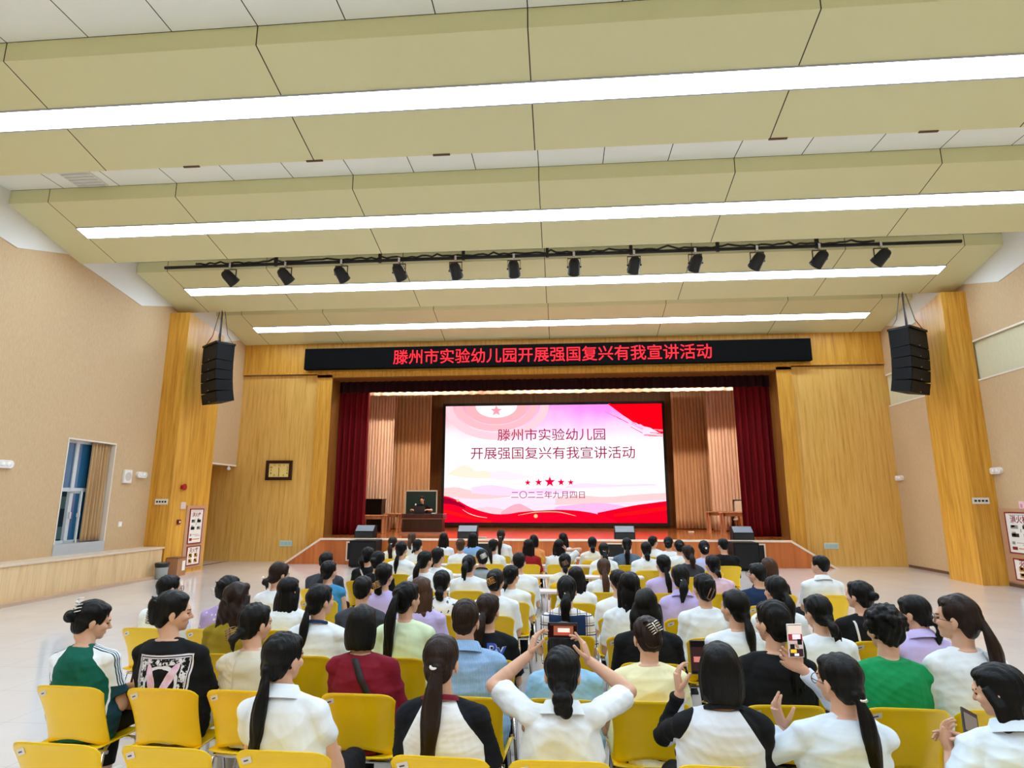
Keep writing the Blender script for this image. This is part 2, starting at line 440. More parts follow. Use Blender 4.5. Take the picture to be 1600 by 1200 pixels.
curtain('window_curtain', M_ctan, (XL - .09, 12.66), (XL - .09, 13.20), .97, WZ1 - .02, -.04, 6, 1.05, 3, label='gathered tan curtain at the side of the left window', cat='curtain')

# ------------------------------------------------------------------ stage
YB = 26.2; SZT = 6.6
b = B(); b.box(-8.6, 7.9, YF + .5, YB, 0.0, STAGE); b.box(-7.42, 6.63, YF, YF + .5, 0.0, STAGE); b.box(-7.27, 6.45, YS, YF, STAGE - .02, STAGE)
struct(b.obj('floor_stage', M_stagefl))
M_stfront = wood('stage_front_wood', (214, 130, 66), (196, 106, 46), (156, 76, 30), sx=2.2, sz=.25, plank=.62)
x0, x1, x2, x3 = -8.38, -7.27, 6.44, 7.62
struct(B().prism([(x0, YS, 0), (x3, YS, 0), (x2, YS, STAGE - .03), (x1, YS, STAGE - .03)], (0, .06, 0)).obj('wall_stage', M_stfront))
b = B(); b.box(x1, x2, YS - .03, YS + .12, STAGE - .04, STAGE + .01)
for a, c in (((x0, 0), (x1, STAGE)), ((x3, 0), (x2, STAGE))):
    v = Vector((c[0] - a[0], 0, c[1] - a[1])).normalized(); n_ = Vector((-v.z, 0, v.x)) * (.055 if v.x > 0 else -.055)
    b.prism([(a[0], YS - .03, a[1]), (c[0], YS - .03, c[1]), Vector((c[0], YS - .03, c[1])) + n_ * -1, Vector((a[0], YS - .03, a[1])) + n_ * -1], (0, .15, 0))
struct(b.obj('trim_9', plain('cream_edge', (242, 226, 206), .45)))
for sx, nm_ in ((-1, 'left'), (1, 'right')):       # steps behind the sloped cheeks
    b = B(); xa, xb = (x1, x0) if sx < 0 else (x2, x3)
    for i in range(5):
        xs = xa + (xb - xa) * i / 5; xe = xa + (xb - xa) * (i + 1) / 5; h = STAGE * (4 - i) / 5 - .005 if i < 4 else .02
        b.box(min(xs, xe), max(xs, xe), YS + .06, YF, 0, h)
    b.obj('stair', M_stagefl, label='wooden steps at the %s end of the stage behind the sloped cheek' % nm_, cat='steps', group='steps beside the stage')
# back wall of the stage, side walls, ceiling
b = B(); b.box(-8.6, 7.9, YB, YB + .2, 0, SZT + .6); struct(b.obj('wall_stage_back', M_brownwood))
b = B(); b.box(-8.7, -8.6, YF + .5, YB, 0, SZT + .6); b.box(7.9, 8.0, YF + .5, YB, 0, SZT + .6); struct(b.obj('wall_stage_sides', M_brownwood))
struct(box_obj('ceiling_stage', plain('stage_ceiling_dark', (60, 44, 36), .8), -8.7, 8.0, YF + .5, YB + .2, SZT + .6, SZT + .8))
# curtains
curtain('stage_curtain', M_cred, (-7.75, 19.35), (-6.42, 19.35), STAGE + .03, 5.9, .07, 7, 1.02, 11, label='dark red stage curtain gathered at the left of the opening', cat='curtain', group='red stage curtains')
curtain('stage_curtain', M_cred, (5.55, 19.35), (6.95, 19.35), STAGE + .03, 5.9, .07, 7, 1.02, 12, label='dark red stage curtain gathered at the right of the opening', cat='curtain', group='red stage curtains')
zt = onY(850, 609.8, 19.2).z
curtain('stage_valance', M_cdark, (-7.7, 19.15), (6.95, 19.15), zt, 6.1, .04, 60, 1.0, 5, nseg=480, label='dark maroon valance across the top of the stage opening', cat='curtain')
zb = onY(850, 614.5, 21.6).z
curtain('border_curtain', M_cbeige, (-7.6, 21.6), (6.6, 21.6), zb, 6.4, .05, 40, 1.0, 9, nseg=400, label='pale beige border curtain showing as a strip under the maroon valance', cat='curtain')
def cset(xa, xb, Y, mat, sd, lab, wv=9, flare=1.0):
    a, c = onY(xa, 720, Y), onY(xb, 720, Y)
    return curtain('wing_curtain', mat, (a.x, Y), (c.x, Y), STAGE + .03, 6.5, .05, wv + 3, flare, sd, label=lab, cat='curtain', group='beige wing curtains on the stage')
cset(560, 614, 22.9, M_cbeige, 21, 'pale beige wing curtain beside the red curtain at stage left end')
cset(606, 672, 24.3, M_cbeige_shaded, 22, 'shaded beige wing curtain behind the lectern and beside the screen')
cset(1053, 1118, 25.0, M_cbeige_shaded, 23, 'shaded beige wing curtain beside the right edge of the screen', 10, 1.05)
cset(1108, 1172, 23.6, M_cbeige, 24, 'pale beige wing curtain behind the tables at the right', 9)
# unseen lamps added behind the valance to brighten the stage and its curtains
for i, x in enumerate((-5.2, -.3, 4.6)):
    e = empty('added_stage_lamp', (x, 20.3, 6.5), label='unseen lamp added behind the valance to light the stage, ' + ('left', 'middle', 'right')[i], cat='light', group='added stage lamps')
    box_obj('housing', M_black, -1.6, 1.6, -.12, .12, .02, .14, e)
    box_obj('lamp_face', glow('added_lamp_glow', (255, 238, 220), 95.0), -1.5, 1.5, -.1, .1, .0, .018, e)
# ================================================================== screen, signs, fixtures
def star_pts(cx, cz, r, inner=.4, rot=0):
    return [(cx + (r if i % 2 == 0 else r * inner) * math.sin(rot + i * math.pi / 5), cz + (r if i % 2 == 0 else r * inner) * math.cos(rot + i * math.pi / 5)) for i in range(10)]
def catmull(pts, n=8):
    out = []
    P = [pts[0]] + list(pts) + [pts[-1]]
    for i in range(1, len(P) - 2):
        for k in range(n):
            t = k / n; p0, p1, p2, p3 = P[i - 1], P[i], P[i + 1], P[i + 2]
            out.append(tuple(.5 * (2 * p1[j] + (p2[j] - p0[j]) * t + (2 * p0[j] - 5 * p1[j] + 4 * p2[j] - p3[j]) * t * t + (3 * p1[j] - p0[j] - 3 * p2[j] + p3[j]) * t ** 3) for j in (0, 1)))
    return out + [tuple(pts[-1])]
# --- the large LED screen at the back of the stage
YSC = 25.8
c00 = onY(693.5, 816.8, YSC); c10 = onY(1041.5, 816.8, YSC); c01 = onY(696, 634.5, YSC); c11 = onY(1034.5, 631, YSC)
sx0, sx1 = (c00.x + c01.x) / 2, (c10.x + c11.x) / 2; sz0, sz1 = (c00.z + c10.z) / 2, (c01.z + c11.z) / 2
SWd, SHt = sx1 - sx0, sz1 - sz0
scr = empty('led_screen', ((sx0 + sx1) / 2, YSC, sz0), label='huge glowing LED screen with pink and red title slide at the back of the stage', cat='screen')
scr_o = scr.location
def U(u, v, d=0): return ((u - .5) * SWd, -d, v * SHt)
fr = B()
for a in ((-SWd / 2 - .12, SWd / 2 + .12, 0, .3, -.12, -.0), (-SWd / 2 - .12, SWd / 2 + .12, 0, .3, SHt, SHt + .12), (-SWd / 2 - .12, -SWd / 2, 0, .3, 0, SHt), (SWd / 2, SWd / 2 + .12, 0, .3, 0, SHt)): fr.box(*a)
fr.obj('bezel', M_black, scr)
t = NT('slide_background'); o = t.xyz(); SP = .92 * SCREEN_POWER
u_ = t.math('ADD', t.math('DIVIDE', o[0], SWd), .5); v_ = t.math('DIVIDE', o[2], SHt)
n = t.noise(.55, 4)
top = t.math('SMOOTH_MIN', t.math('MAXIMUM', t.math('SUBTRACT', t.math('MULTIPLY', t.math('ADD', v_, t.math('MULTIPLY', n, .35)), 2.6), 2.1), 0.0), 1.0, .2)
pk = t.mix(t.math('MULTIPLY', u_, 1.3), lin((255, 150, 170)), lin((238, 130, 240)))
colr = t.mix(top, lin((246, 243, 246)), pk)
lav = t.math('MULTIPLY', t.math('GREATER_THAN', n, .52), .0)
t.color((0, 0, 0)).set(.4, 0, 0).emit(colr, SP)
B().box(-SWd / 2, SWd / 2, .0, .06, 0, SHt).obj('display_panel', t.m, scr)
LAY = [0]
def flat_poly(name, pts, rgb, k=SP):
    LAY[0] += 1; d = .002 + LAY[0] * .0012
    b = B(); f = b.bm.faces.new([b.bm.verts.new(U(u, v, d)) for u, v in pts]); bmesh.ops.triangulate(b.bm, faces=[f])
    return b.obj(name, glow('slide_%d_%d_%d' % rgb, rgb, k), scr)
def px(x, y): return ((x - 693.5 - (817 - y) * .0137) / (347.5 - (817 - y) * .05), (817 - y) / 183.5)
def ring(cx, cy, rx, ry, rx2, ry2, rgb):
    N = 60; LAY[0] += 1; d = .002 + LAY[0] * .0012; b = B(); out, inn = [], []
    for i in range(N + 1):
        a = math.pi * (1 + i / N); out.append((cx + rx * math.cos(a), cy + ry * math.sin(a))); inn.append((cx + rx2 * math.cos(a), cy + ry2 * math.sin(a)))
    for i in range(N):
        q = [out[i], out[i + 1], inn[i + 1], inn[i]]
        q = [(max(0, u), min(1, v)) for u, v in q]
        b.poly([U(u, v, d) for u, v in q])
    b.obj('arc', glow('slide_%d_%d_%d' % rgb, rgb, SP), scr)
def star_obj(u0, v0, rr, inner, rgb):
    LAY[0] += 1; d = .002 + LAY[0] * .0012; b = B(); c = b.bm.verts.new(U(u0, v0, d))
    vs = [b.bm.verts.new(U(u0 + a * SHt / SWd, v0 + h, d)) for a, h in star_pts(0, 0, rr, inner)]
    for i in range(10): b.bm.faces.new((c, vs[i], vs[(i + 1) % 10]))
    b.obj('star', glow('slide_%d_%d_%d' % rgb, rgb, SP), scr)
cu, cv = px(777, 634)
ring(cu, 1.0, .245, .30, .205, .235, (255, 196, 206)); ring(cu, 1.0, .195, .225, .158, .170, (255, 178, 186)); ring(cu, 1.0, .15, .165, .096, .105, (255, 170, 178)); ring(cu, 1.0, .098, .107, .0, .0, (252, 236, 234))
star_obj(cu, .955, .05, .45, (246, 150, 164))
def hill(top_px, bottom_px, rgb, name='hill'):
    tp = catmull([px(*p) for p in top_px]); bt = catmull([px(*p) for p in bottom_px])
    cl = lambda q: (min(1, max(0, q[0])), min(1, max(0, q[1])))
    return flat_poly(name, [cl(q) for q in tp] + [cl(q) for q in reversed(bt)], rgb)
hill([(700, 742), (712, 734), (725, 728.5), (735, 731), (745, 738), (757, 737), (768, 739), (790, 738), (808, 742)], [(700, 743), (730, 748), (770, 749), (808, 744)], (255, 224, 204))
hill([(768, 740), (785, 737), (800, 739), (815, 744), (835, 746)], [(768, 750), (800, 752), (835, 748)], (242, 222, 246))
hill([(694, 764), (715, 763), (740, 768), (770, 768), (800, 770)], [(694, 778), (740, 782), (800, 778)], (255, 196, 196))
hill([(738, 763), (765, 759.5), (790, 762), (815, 767), (840, 765), (870, 765), (900, 768)], [(738, 772), (800, 776), (900, 772)], (240, 206, 244))
hill([(694, 776), (740, 781), (800, 779), (860, 776), (930, 780), (1041, 782)], [(694, 806), (860, 808), (1041, 800)], (250, 214, 234))
hill([(885, 763), (912, 757), (960, 759), (1015, 758), (1026, 760)], [(885, 765), (960, 763), (1026, 761)], (228, 212, 250))
hill([(870, 780), (910, 776), (950, 778), (1000, 774), (1040, 772)], [(870, 790), (960, 787), (1040, 782)], (255, 196, 198))
hill([(735, 797), (765, 793), (790, 797)], [(735, 806), (790, 806)], (252, 196, 206))
hill([(785, 801), (800, 792), (814, 788.5), (825, 793), (838, 800)], [(785, 806), (838, 806)], (248, 166, 182))
hill([(870, 793), (905, 789), (935, 787), (965, 790), (985, 795)], [(870, 806), (930, 806), (985, 802)], (246, 176, 222))
hill([(935, 802), (960, 797), (990, 791), (1015, 787.5), (1042, 784)], [(935, 818), (1042, 818)], (226, 0, 34), 'wave')
hill([(693, 776), (703, 778), (716, 783), (735, 793), (755, 800), (775, 804), (795, 804), (815, 801), (840, 799), (872, 797.5), (905, 799), (935, 804), (965, 814)], [(693, 818), (965, 818)], (240, 4, 40), 'wave')
hill([(693, 778), (705, 781), (716, 786), (728, 792)], [(693, 788), (710, 790), (728, 796)], (150, 0, 40), 'wave')
hill([(693, 797), (720, 803), (745, 810), (770, 814)], [(693, 802), (720, 808), (770, 818)], (255, 20, 20), 'wave')
hill([(960, 804), (990, 799), (1015, 795), (1042, 791)], [(960, 808), (1000, 804), (1042, 798)], (255, 14, 24), 'wave')
hill([(724, 797), (735, 803), (748, 807), (763, 809.5)], [(724, 797.5), (735, 804), (748, 808), (763, 810)], (255, 220, 200), 'gleam')
hill([(812, 805.5), (840, 800.5), (870, 800), (885, 802), (902, 806.5)], [(812, 806), (840, 801.7), (870, 801.2), (885, 803.2), (902, 807)], (255, 190, 150), 'gleam')
for cx, cy, r in ((716.5, 783, .012), (839.5, 807, .016)):
    u0, v0 = px(cx, cy); flat_poly('gleam', [(u0 + r * .55 * math.cos(i * math.pi / 10), v0 + r * math.sin(i * math.pi / 10)) for i in range(20)], (255, 190, 120))
# red brush stroke, top right
rnd = random.Random(4)
edge = catmull([px(953, 631), (px(968, 644)), px(985, 658), px(1003, 667), px(1020, 672), px(1036.5, 682)], 14)
edge = [(min(1, u + rnd.uniform(-.004, .004)), v + rnd.uniform(-.006, .006)) for u, v in edge]
flat_poly('brush_stroke', [(edge[0][0], 1)] + edge[1:-1] + [(1, edge[-1][1]), (1, 1)], (236, 0, 20))
for i in range(10):
    a = rnd.uniform(0, .8); s0 = px(948 + a * 60 + rnd.uniform(-6, 4), 640 + a * 32 + rnd.uniform(-4, 7)); L = rnd.uniform(.02, .07)
    flat_poly('brush_stroke', [s0, (s0[0] + L, s0[1] - L * 1.0), (s0[0] + L, s0[1] - L * 1.0 - .006), (s0[0] + .004, s0[1] - .008)], (244, 120, 160) if i % 2 else (238, 20, 60))
for i in range(9):
    u0, v0 = px(1006 + i * 3.2, 675 + rnd.uniform(-4, 10)); flat_poly('brush_stroke', [(u0, v0), (min(1, u0 + .05), v0 - .006), (min(1, u0 + .045), v0 - .013), (u0 + .004, v0 - .01)], (250, 130, 150))
# stars and writing of the slide
for cx, cy, r in ((827, 756, 5.2), (844, 755.6, 6.2), (861.5, 755, 9), (879, 755.6, 6.2), (894, 755.8, 5.2)):
    u0, v0 = px(cx, cy); star_obj(u0, v0, r / 183.5, .40, (226, 0, 62))
MT1 = glow('slide_text', (158, 16, 70), SP * .9)
def slide_text(s, xa, xb, yc, hpx):
    u0, v0 = px((xa + xb) / 2, yc); wd = (px(xb, yc)[0] - px(xa, yc)[0]) * SWd
    write('lettering', s, MT1, U(u0, v0, .06), (math.pi / 2, 0, 0), scr, width=wd, height=hpx / 183.5 * SHt, bold=.003)
slide_text('滕州市实验幼儿园', 779.5, 947.5, 681, 19)
slide_text('开展强国复兴有我宣讲活动', 737, 993, 709.8, 19.5)
slide_text('二〇二三年九月四日', 801, 915.5, 774.5, 11.5)

# --- scrolling sign over the stage
YL = 18.28
l0 = onY(474.5, 576.5, YL); l1 = onY(1270, 562, YL); l2 = onY(476.5, 545, YL)
sg = empty('led_sign', ((l0.x + l1.x) / 2, YL, l0.z - .02), label='long black scrolling LED sign with red characters above the stage opening', cat='sign')
W2 = (l1.x - l0.x) / 2; SGH = l2.z - l0.z + .02
B().box(-W2, W2, 0, .2, 0, SGH, bevel=.015).obj('casing', plain('sign_black', (5, 5, 6), .8, spec=.1), sg)
a_, b_ = onY(615, 556, YL), onY(1112, 549, YL)
write('lettering', '滕州市实验幼儿园开展强国复兴有我宣讲活动', glow('sign_red', (255, 40, 52), 1.7), ((a_.x + b_.x) / 2 - sg.location.x, -.012, SGH * .5), (math.pi / 2, 0, 0), sg, width=b_.x - a_.x, height=SGH * .70, bold=.004)

# --- spotlight bar with twelve spotlights
YBR = 12.85
pa, pb = onY(258, 418.5, YBR), onY(1502, 377, YBR); zb_ = (pa.z + pb.z) / 2
bar = empty('spotlight_bar', ((pa.x + pb.x) / 2, YBR, zb_), label='long black spotlight bar hung across the hall under the ceiling', cat='lighting bar')
hl = (pb.x - pa.x) / 2
B().cyl((-hl, 0, 0), (hl, 0, 0), .038, n=12).obj('pipe', M_black, bar, True)
for x in (432, 594, 724, 855, 986, 1122, 1278):
    p = onY(x, 398, YBR); q = p.x - bar.location.x
    B().box(q - .035, q + .035, -.03, .03, -.05, CEIL - zb_ - .001).obj('hanger', M_black, bar)
cb = B(); rnd = random.Random(3); pts = [(-hl + .8 + i * .12, -.03 + rnd.uniform(-.02, .02), .045 + rnd.uniform(-.01, .03) + (.05 if i % 11 == 5 else 0)) for i in range(int((2 * hl - 2.4) / .12))]
cb.tube(pts, .022, 6).obj('cable', M_black, bar, True)
spx = [361, 447, 534, 624, 712, 803, 897, 991, 1087, 1184, 1282, 1379]
ordn = ['leftmost of the twelve', 'second from left', 'third from left', 'fourth from left', 'fifth from left', 'sixth from left', 'seventh from left', 'fifth from right', 'fourth from right', 'third from right', 'second from right', 'rightmost of the twelve']
def spot(x, lab):
    p = onY(x, 415, YBR)
    e = empty('spotlight', (p.x, YBR, zb_), label='black stage spotlight hung on the ceiling bar, ' + lab, cat='spotlight', group='spotlights on the bar')
    b = B().box(-.025, .025, -.05, .05, -.075, .045); b.cyl((0, 0, -.1), (0, 0, -.04), .012, n=8); b.obj('clamp', M_chrome, e)
    c = Vector((0, 0, -.31)); tgt = Vector((XC, 24, 1.0)) - Vector((p.x, YBR, zb_ - .3)); tgt.z = -abs(tgt.z) * 1.6; d = tgt.normalized()
    ang = max(-.7, min(.7, math.atan2(d.x, -d.z)))
    yk = B()
    for s_ in (-1, 1): yk.box(s_ * .145 - .005, s_ * .145 + .005, -.02, .02, -.33, -.10)
    yk.box(-.15, .15, -.02, .02, -.11, -.098); yk.obj('yoke', M_black, e)
    bd = B(); rot = d.to_track_quat('Z', 'Y').to_matrix()
    prof = [(.06, -.20), (.10, -.17), (.125, -.10), (.13, -.02), (.135, .07), (.14, .13), (.145, .17)]
    out = [[rot @ Vector((r * math.cos(2 * math.pi * j / 18), r * math.sin(2 * math.pi * j / 18), h)) + c for j in range(18)] for r, h in prof]
    bd.rings(out); bd.obj('can', M_black, e, True)
    for s_ in (-1, 1): B().cyl(c + Vector((s_ * .165, 0, 0)), c + Vector((s_ * .11, 0, 0)), .02, n=8).obj('knob', M_black, e)
    ln = B(); ln.cyl(c + d * .165, c + d * .174, .12, n=18); ln.obj('lens', plain('lens_glass', (60, 66, 74), .08, spec=.8), e)
for x, l_ in zip(spx, ordn): spot(x, l_)

# --- hung line-array loudspeakers
M_spk = plain('speaker_black', (7, 8, 10), .6, noise=.15, spec=.25)
def line_array(sgn, lab):
    X = XC + sgn * 8.93; e = empty('line_array_speaker', (X, 15.0, 4.42), sgn * math.radians(37), label=lab, cat='loudspeaker', group='hung loudspeaker columns')
    tot = 1.54; z = tot; y = 0
    hs = [.44, .26, .26, .29, .29]; an = [0, .03, .07, .12, .2]
    for h, a in zip(hs, an):
        z -= h; R_ = Matrix.Rotation(a, 3, 'X')
        def T(p): return R_ @ Vector((p[0], p[1], p[2] - h)) + Vector((0, y, z + h))
        b = B(); pts = [(-.48, -.22), (.48, -.22), (.42, .25), (-.42, .25)]
        b.rings([[T((px_, py_, .008)) for px_, py_ in pts], [T((px_, py_, h - .008)) for px_, py_ in pts]])
        cab = b.obj('cabinet', M_spk, e)
        g = B(); g.rings([[T((px_, py_, zz)) for px_, py_ in ((-.45, -.226), (.45, -.226), (.45, -.2), (-.45, -.2))] for zz in (.03, h - .03)]); g.obj('grille', plain('grille_black', (10, 10, 12), .8), cab)
        q = T((0, -.23, .045)); box_obj('badge', plain('badge_grey', (170, 170, 175), .3), q.x - .022, q.x + .022, q.y - .002, q.y + .004, q.z - .008, q.z + .008, cab)
        y += math.sin(a) * h
    fr_ = B(); fr_.box(-.45, .45, -.26, -.2, tot, tot + .05); fr_.box(-.45, .45, .2, .26, tot, tot + .05); fr_.box(-.45, -.39, -.26, .26, tot, tot + .05); fr_.box(.39, .45, -.26, .26, tot, tot + .05); fr_.box(-.04, .04, -.2, .2, tot, tot + .05)
    fr_.obj('flying_frame', M_black, e)
    top = CEIL - 4.42
    r = B(); r.cyl((0, 0, tot + .04), (0, 0, top), .022, n=8); r.obj('rod', M_black, e)
    for cx, cy in ((-.4, -.2), (.4, -.2), (.4, .2), (-.4, .2)):
        ch = B(); ch.tube([(cx, cy, tot + .05), (cx * .55, cy * .55, tot + .32), (0, 0, top - .35)], .010, 6); ch.obj('chain', plain('chain_steel', (90, 84, 78), .4, .7), e)
line_array(-1, 'black hung loudspeaker column beside the left wooden pillar')
line_array(1, 'black hung loudspeaker column beside the right wooden pillar')

# --- things on the walls
M_off = plain('offwhite_plastic', (236, 230, 226), .4); M_red = plain('alarm_red', (170, 24, 30), .4); M_gold_p = None
def wall_sideplace(side, px_, py_, X=None):
    X = X if X is not None else (XL if side < 0 else XR)
    return onX(px_, py_, X)
def emergency(side, x, y, lab, X=None):
    p = wall_sideplace(side, x, y, X); s_ = -side
    e = empty('emergency_light', p, label=lab, cat='light', group='emergency lights on the walls')
    b = B()
    ring_ = [[Vector((0 if k == 0 else s_ * .07, (-.13 if abs(a) > 90 else .13) * .75 + .075 * math.cos(math.radians(a)), .075 * math.sin(math.radians(a)))) for a in range(-180, 180, 20)] for k in (0, 1)]
    b.rings(ring_); b.obj('housing', M_off, e, False)
    for d in (-.06, .06): B().ell((s_ * .075, d, 0), .02, .045, .045, 10, 8).obj('lamp', plain('lamp_lens', (250, 244, 240), .15), e, True)
emergency(-1, 4, 725, 'white twin lamp emergency light at the far left end of the left wall')
emergency(-1, 219, 742, 'white twin lamp emergency light between the window and the left pillar')
emergency(1, 1407, 747, 'white twin lamp emergency light on the right wall beyond the pillar')
emergency(1, 1559, 735.5, 'white twin lamp emergency light on the right wall above the posters')
p = onX(196.5, 744.5, XL); b = B().box(0, .07, -.13, .13, -.16, .16, bevel=.015).obj('wall_speaker', M_off, label='small beige square wall speaker beside the left window', cat='speaker'); b.location = p
B().lathe([(.1, .072), (.1, .078), (.085, .08), (.03, .08)], axis='x').obj('grille', plain('speaker_mesh', (205, 196, 186), .6), b)
p = onX(187, 819, XL); b = B().box(0, .015, -.06, .06, -.06, .06, bevel=.004).obj('light_switch', M_off, label='white light switch on the left wall under the wall speaker', cat='switch'); b.location = p
box_obj('rocker', plain('rocker_white', (250, 250, 250), .3), .015, .022, -.03, .03, -.035, .035, b)
def slots(px0, px1, py_, X, side, lab, plane='x'):
    if plane == 'y':
        p0, p1 = onY(px0, py_, X), onY(px1, py_, X); w_ = abs(p1.x - p0.x) / 2; o = empty('slotted_plate', (p0 + p1) / 2, label=lab, cat='sign', group='white slotted plates on the pillars')
        box_obj('plate', M_off, -w_, w_, -.02, 0, -.07, .07, o)
        for i in range(4): c = (-.66 + i * .44) * w_; box_obj('slot', M_black, c - w_ * .14, c + w_ * .14, -.026, -.018, -.022, .022, o)
slots(243, 262.5, 784, 14.6, -1, 'white plate with four black dashes on the front of the left pillar', 'y')
slots(1519, 1545, 782.5, 14.6, 1, 'white plate with four black dashes on the front of the right pillar', 'y')
p = onX(284, 761, PL); b = B(); b.lathe([(.02, 0), (.06, .0), (.06, .03), (.085, .07), (.085, .09), (.03, .09)], axis='x'); hb = b.obj('fire_alarm_sounder', M_red, label='red fire alarm sounder high on the left pillar', cat='alarm'); hb.location = p
p = onX(278, 815.5, PL); b = B().box(0, .05, -.06, .06, -.06, .06, bevel=.008).obj('fire_alarm_button', plain('dark_red', (110, 18, 20), .4), label='dark red fire alarm call point with a lit button on the left pillar', cat='alarm'); b.location = p
B().cyl((.05, .0, .0), (.058, 0, 0), .03, n=12).obj('button', plain('button_pale', (250, 220, 200), .3), b)
p = onX(285.5, 790, PL); b = B().box(0, .02, -.1, .1, -.09, .09, bevel=.004).obj('wall_plate', plain('pinkish_plate', (222, 196, 190), .4), label='pale blank square plate left of the hydrant poster on the left pillar', cat='plate'); b.location = p
p = onX(1597.5, 790.5, XR); b = B().box(-.02, 0, -.07, .07, -.1, .1, bevel=.004).obj('wall_plate', plain('pink_plate', (236, 200, 204), .4), label='small pink square plate on the right wall beside the poster', cat='plate'); b.location = p
box_obj('marking', plain('pink_mark', (216, 140, 160), .4), -.023, -.019, -.03, .03, -.04, .04, b)

# hydrant panels with their two posters
M_panel = plain('rosy_panel', (196, 152, 118), .5, noise=.05); M_paper = plain('poster_paper', (240, 236, 228), .5); M_pred = plain('poster_red', (140, 16, 28), .45); M_pink = plain('poster_ink', (30, 28, 30), .5); M_por = plain('poster_orange', (214, 140, 50), .5); M_pgr = plain('poster_grey', (150, 144, 140), .5)
def poster(side, X, yc, z0, z1, w_, kind, lab, parent=None):
    """framed notice on the plane X, facing the hall; local: u along the reading direction, v up"""
    e = empty('poster', (X, yc, z0), label=lab, cat='poster', group=None)
    s_ = -side; rz = math.pi / 2 if side < 0 else -math.pi / 2
    e.rotation_euler = (0, 0, rz)         # local -Y faces the hall, local X = reading direction
    h = z1 - z0; f = .025
    b = B(); b.box(-w_ / 2, w_ / 2, -.02, 0, 0, f); b.box(-w_ / 2, w_ / 2, -.02, 0, h - f, h); b.box(-w_ / 2, -w_ / 2 + f, -.02, 0, f, h - f); b.box(w_ / 2 - f, w_ / 2, -.02, 0, f, h - f)
    b.obj('frame', M_pred, e)
    box_obj('sheet', M_paper, -w_ / 2 + f, w_ / 2 - f, -.012, 0, f, h - f, e)
    ttl = '消火栓' if kind == 1 else '灭火器'
    write('lettering', ttl, M_pred, (0, -.0135, h * (.83 if kind == 1 else .78)), (math.pi / 2, 0, 0), e, width=w_ * .64, bold=.02)
    def patch(u0, u1, v0, v1, m): box_obj('picture', m, u0 * w_, u1 * w_, -.0138, -.012, v0 * h, v1 * h, e)
    if kind == 1:
        for (u0, v0), m in (((-.34, .60), M_pgr), ((.08, .60), M_pink), ((-.34, .40), M_pink), ((.08, .40), M_pgr)):
            patch(u0, u0 + .26, v0, v0 + .085, m); patch(u0 + .03, u0 + .15, v0 + .03, v0 + .12, M_paper if m is M_pgr else M_pgr)
        patch(-.01, .02, .52, .60, M_pgr); patch(-.36, .34, .925, .935, M_pgr)
        patch(-.36, -.26, .22, .29, M_pgr); patch(-.2, .25, .255, .268, M_pgr); patch(0, .36, .215, .228, M_pgr)
        patch(-.38, -.2, .09, .165, M_pred); patch(-.16, .36, .115, .14, M_por)
    else:
        for u0, v0 in ((-.34, .42), (.06, .42), (-.34, .14), (.06, .14)):
            patch(u0, u0 + .24, v0, v0 + .2, M_por); patch(u0 + .04, u0 + .14, v0 + .07, v0 + .19, M_paper); patch(u0 + .15, u0 + .22, v0 + .02, v0 + .1, M_pgr)
    return e
# left pillar (plane PL): extent from the photo
pA, pB = onX(304.5, 791, PL - 0), onX(297, 870, PL)
ya0, ya1 = onX(291, 838, PL).y, onX(312.5, 835, PL).y
pn = box_obj('hydrant_panel', M_panel, PL - .001, PL + .03, ya0 - .12, ya1 + .14, .1, 1.72, label='rosy hydrant cabinet panel on the left pillar carrying two posters', cat='panel')
poster(-1, PL + .03, (ya0 + ya1) / 2, .72, 1.64, ya1 - ya0, 1, 'tall red framed fire hydrant notice on the left pillar')
poster(-1, PL + .03, (ya0 + ya1) / 2 + .02, .16, .66, (ya1 - ya0) * .98, 2, 'short red framed fire extinguisher notice low on the left pillar')
yb1 = 14.5; yb0 = 13.35
box_obj('hydrant_panel', M_panel, XR - .03, XR, yb0 - .12, yb1 + .08, .1, 1.68, label='rosy hydrant cabinet panel on the right wall carrying two posters', cat='panel')
poster(1, XR - .03, 13.98, .72, 1.6, .82, 1, 'tall red framed fire hydrant notice on the right wall')
poster(1, XR - .03, 13.92, .16, .62, .82, 2, 'short red framed fire extinguisher notice low on the right wall')
# door in the alcove on the left
dr = struct(empty('door_1', (XL - 1.3, 17.4, 0)))
box_obj('leaf', plain('door_brown', (120, 76, 36), .45), 0, .04, -.8, .8, .02, 2.3, dr); box_obj('door_handle', M_chrome, .04, .09, .6, .7, 1.0, 1.04, dr)
struct(B().box(XL - .03, XL + .03, AL0 - .03, AL0 + .06, 0, AZ).box(XL - .32, XL - .26, AL0, AL0 + .08, 0, AZ - .2).obj('trim_10', plain('jamb_grey', (176, 160, 146), .5)))
b = B(); struct(b.box(XL - .05, XL + .012, AL0, AL1 + .06, AZ - .012, AZ + .035).obj('trim_11', plain('ledge_cream', (238, 226, 206), .5)))
p = onX(357, 729, XL - .05); cmr = B().ell((p.x, p.y, AZ - .1), .07, .07, .06).obj('security_camera', M_off, None, True, label='small white dome camera under the wall box over the left alcove', cat='camera')
B().cyl((p.x, p.y, AZ - .1), (p.x, p.y, AZ - .01), .03, n=10).obj('mount', M_off, cmr)
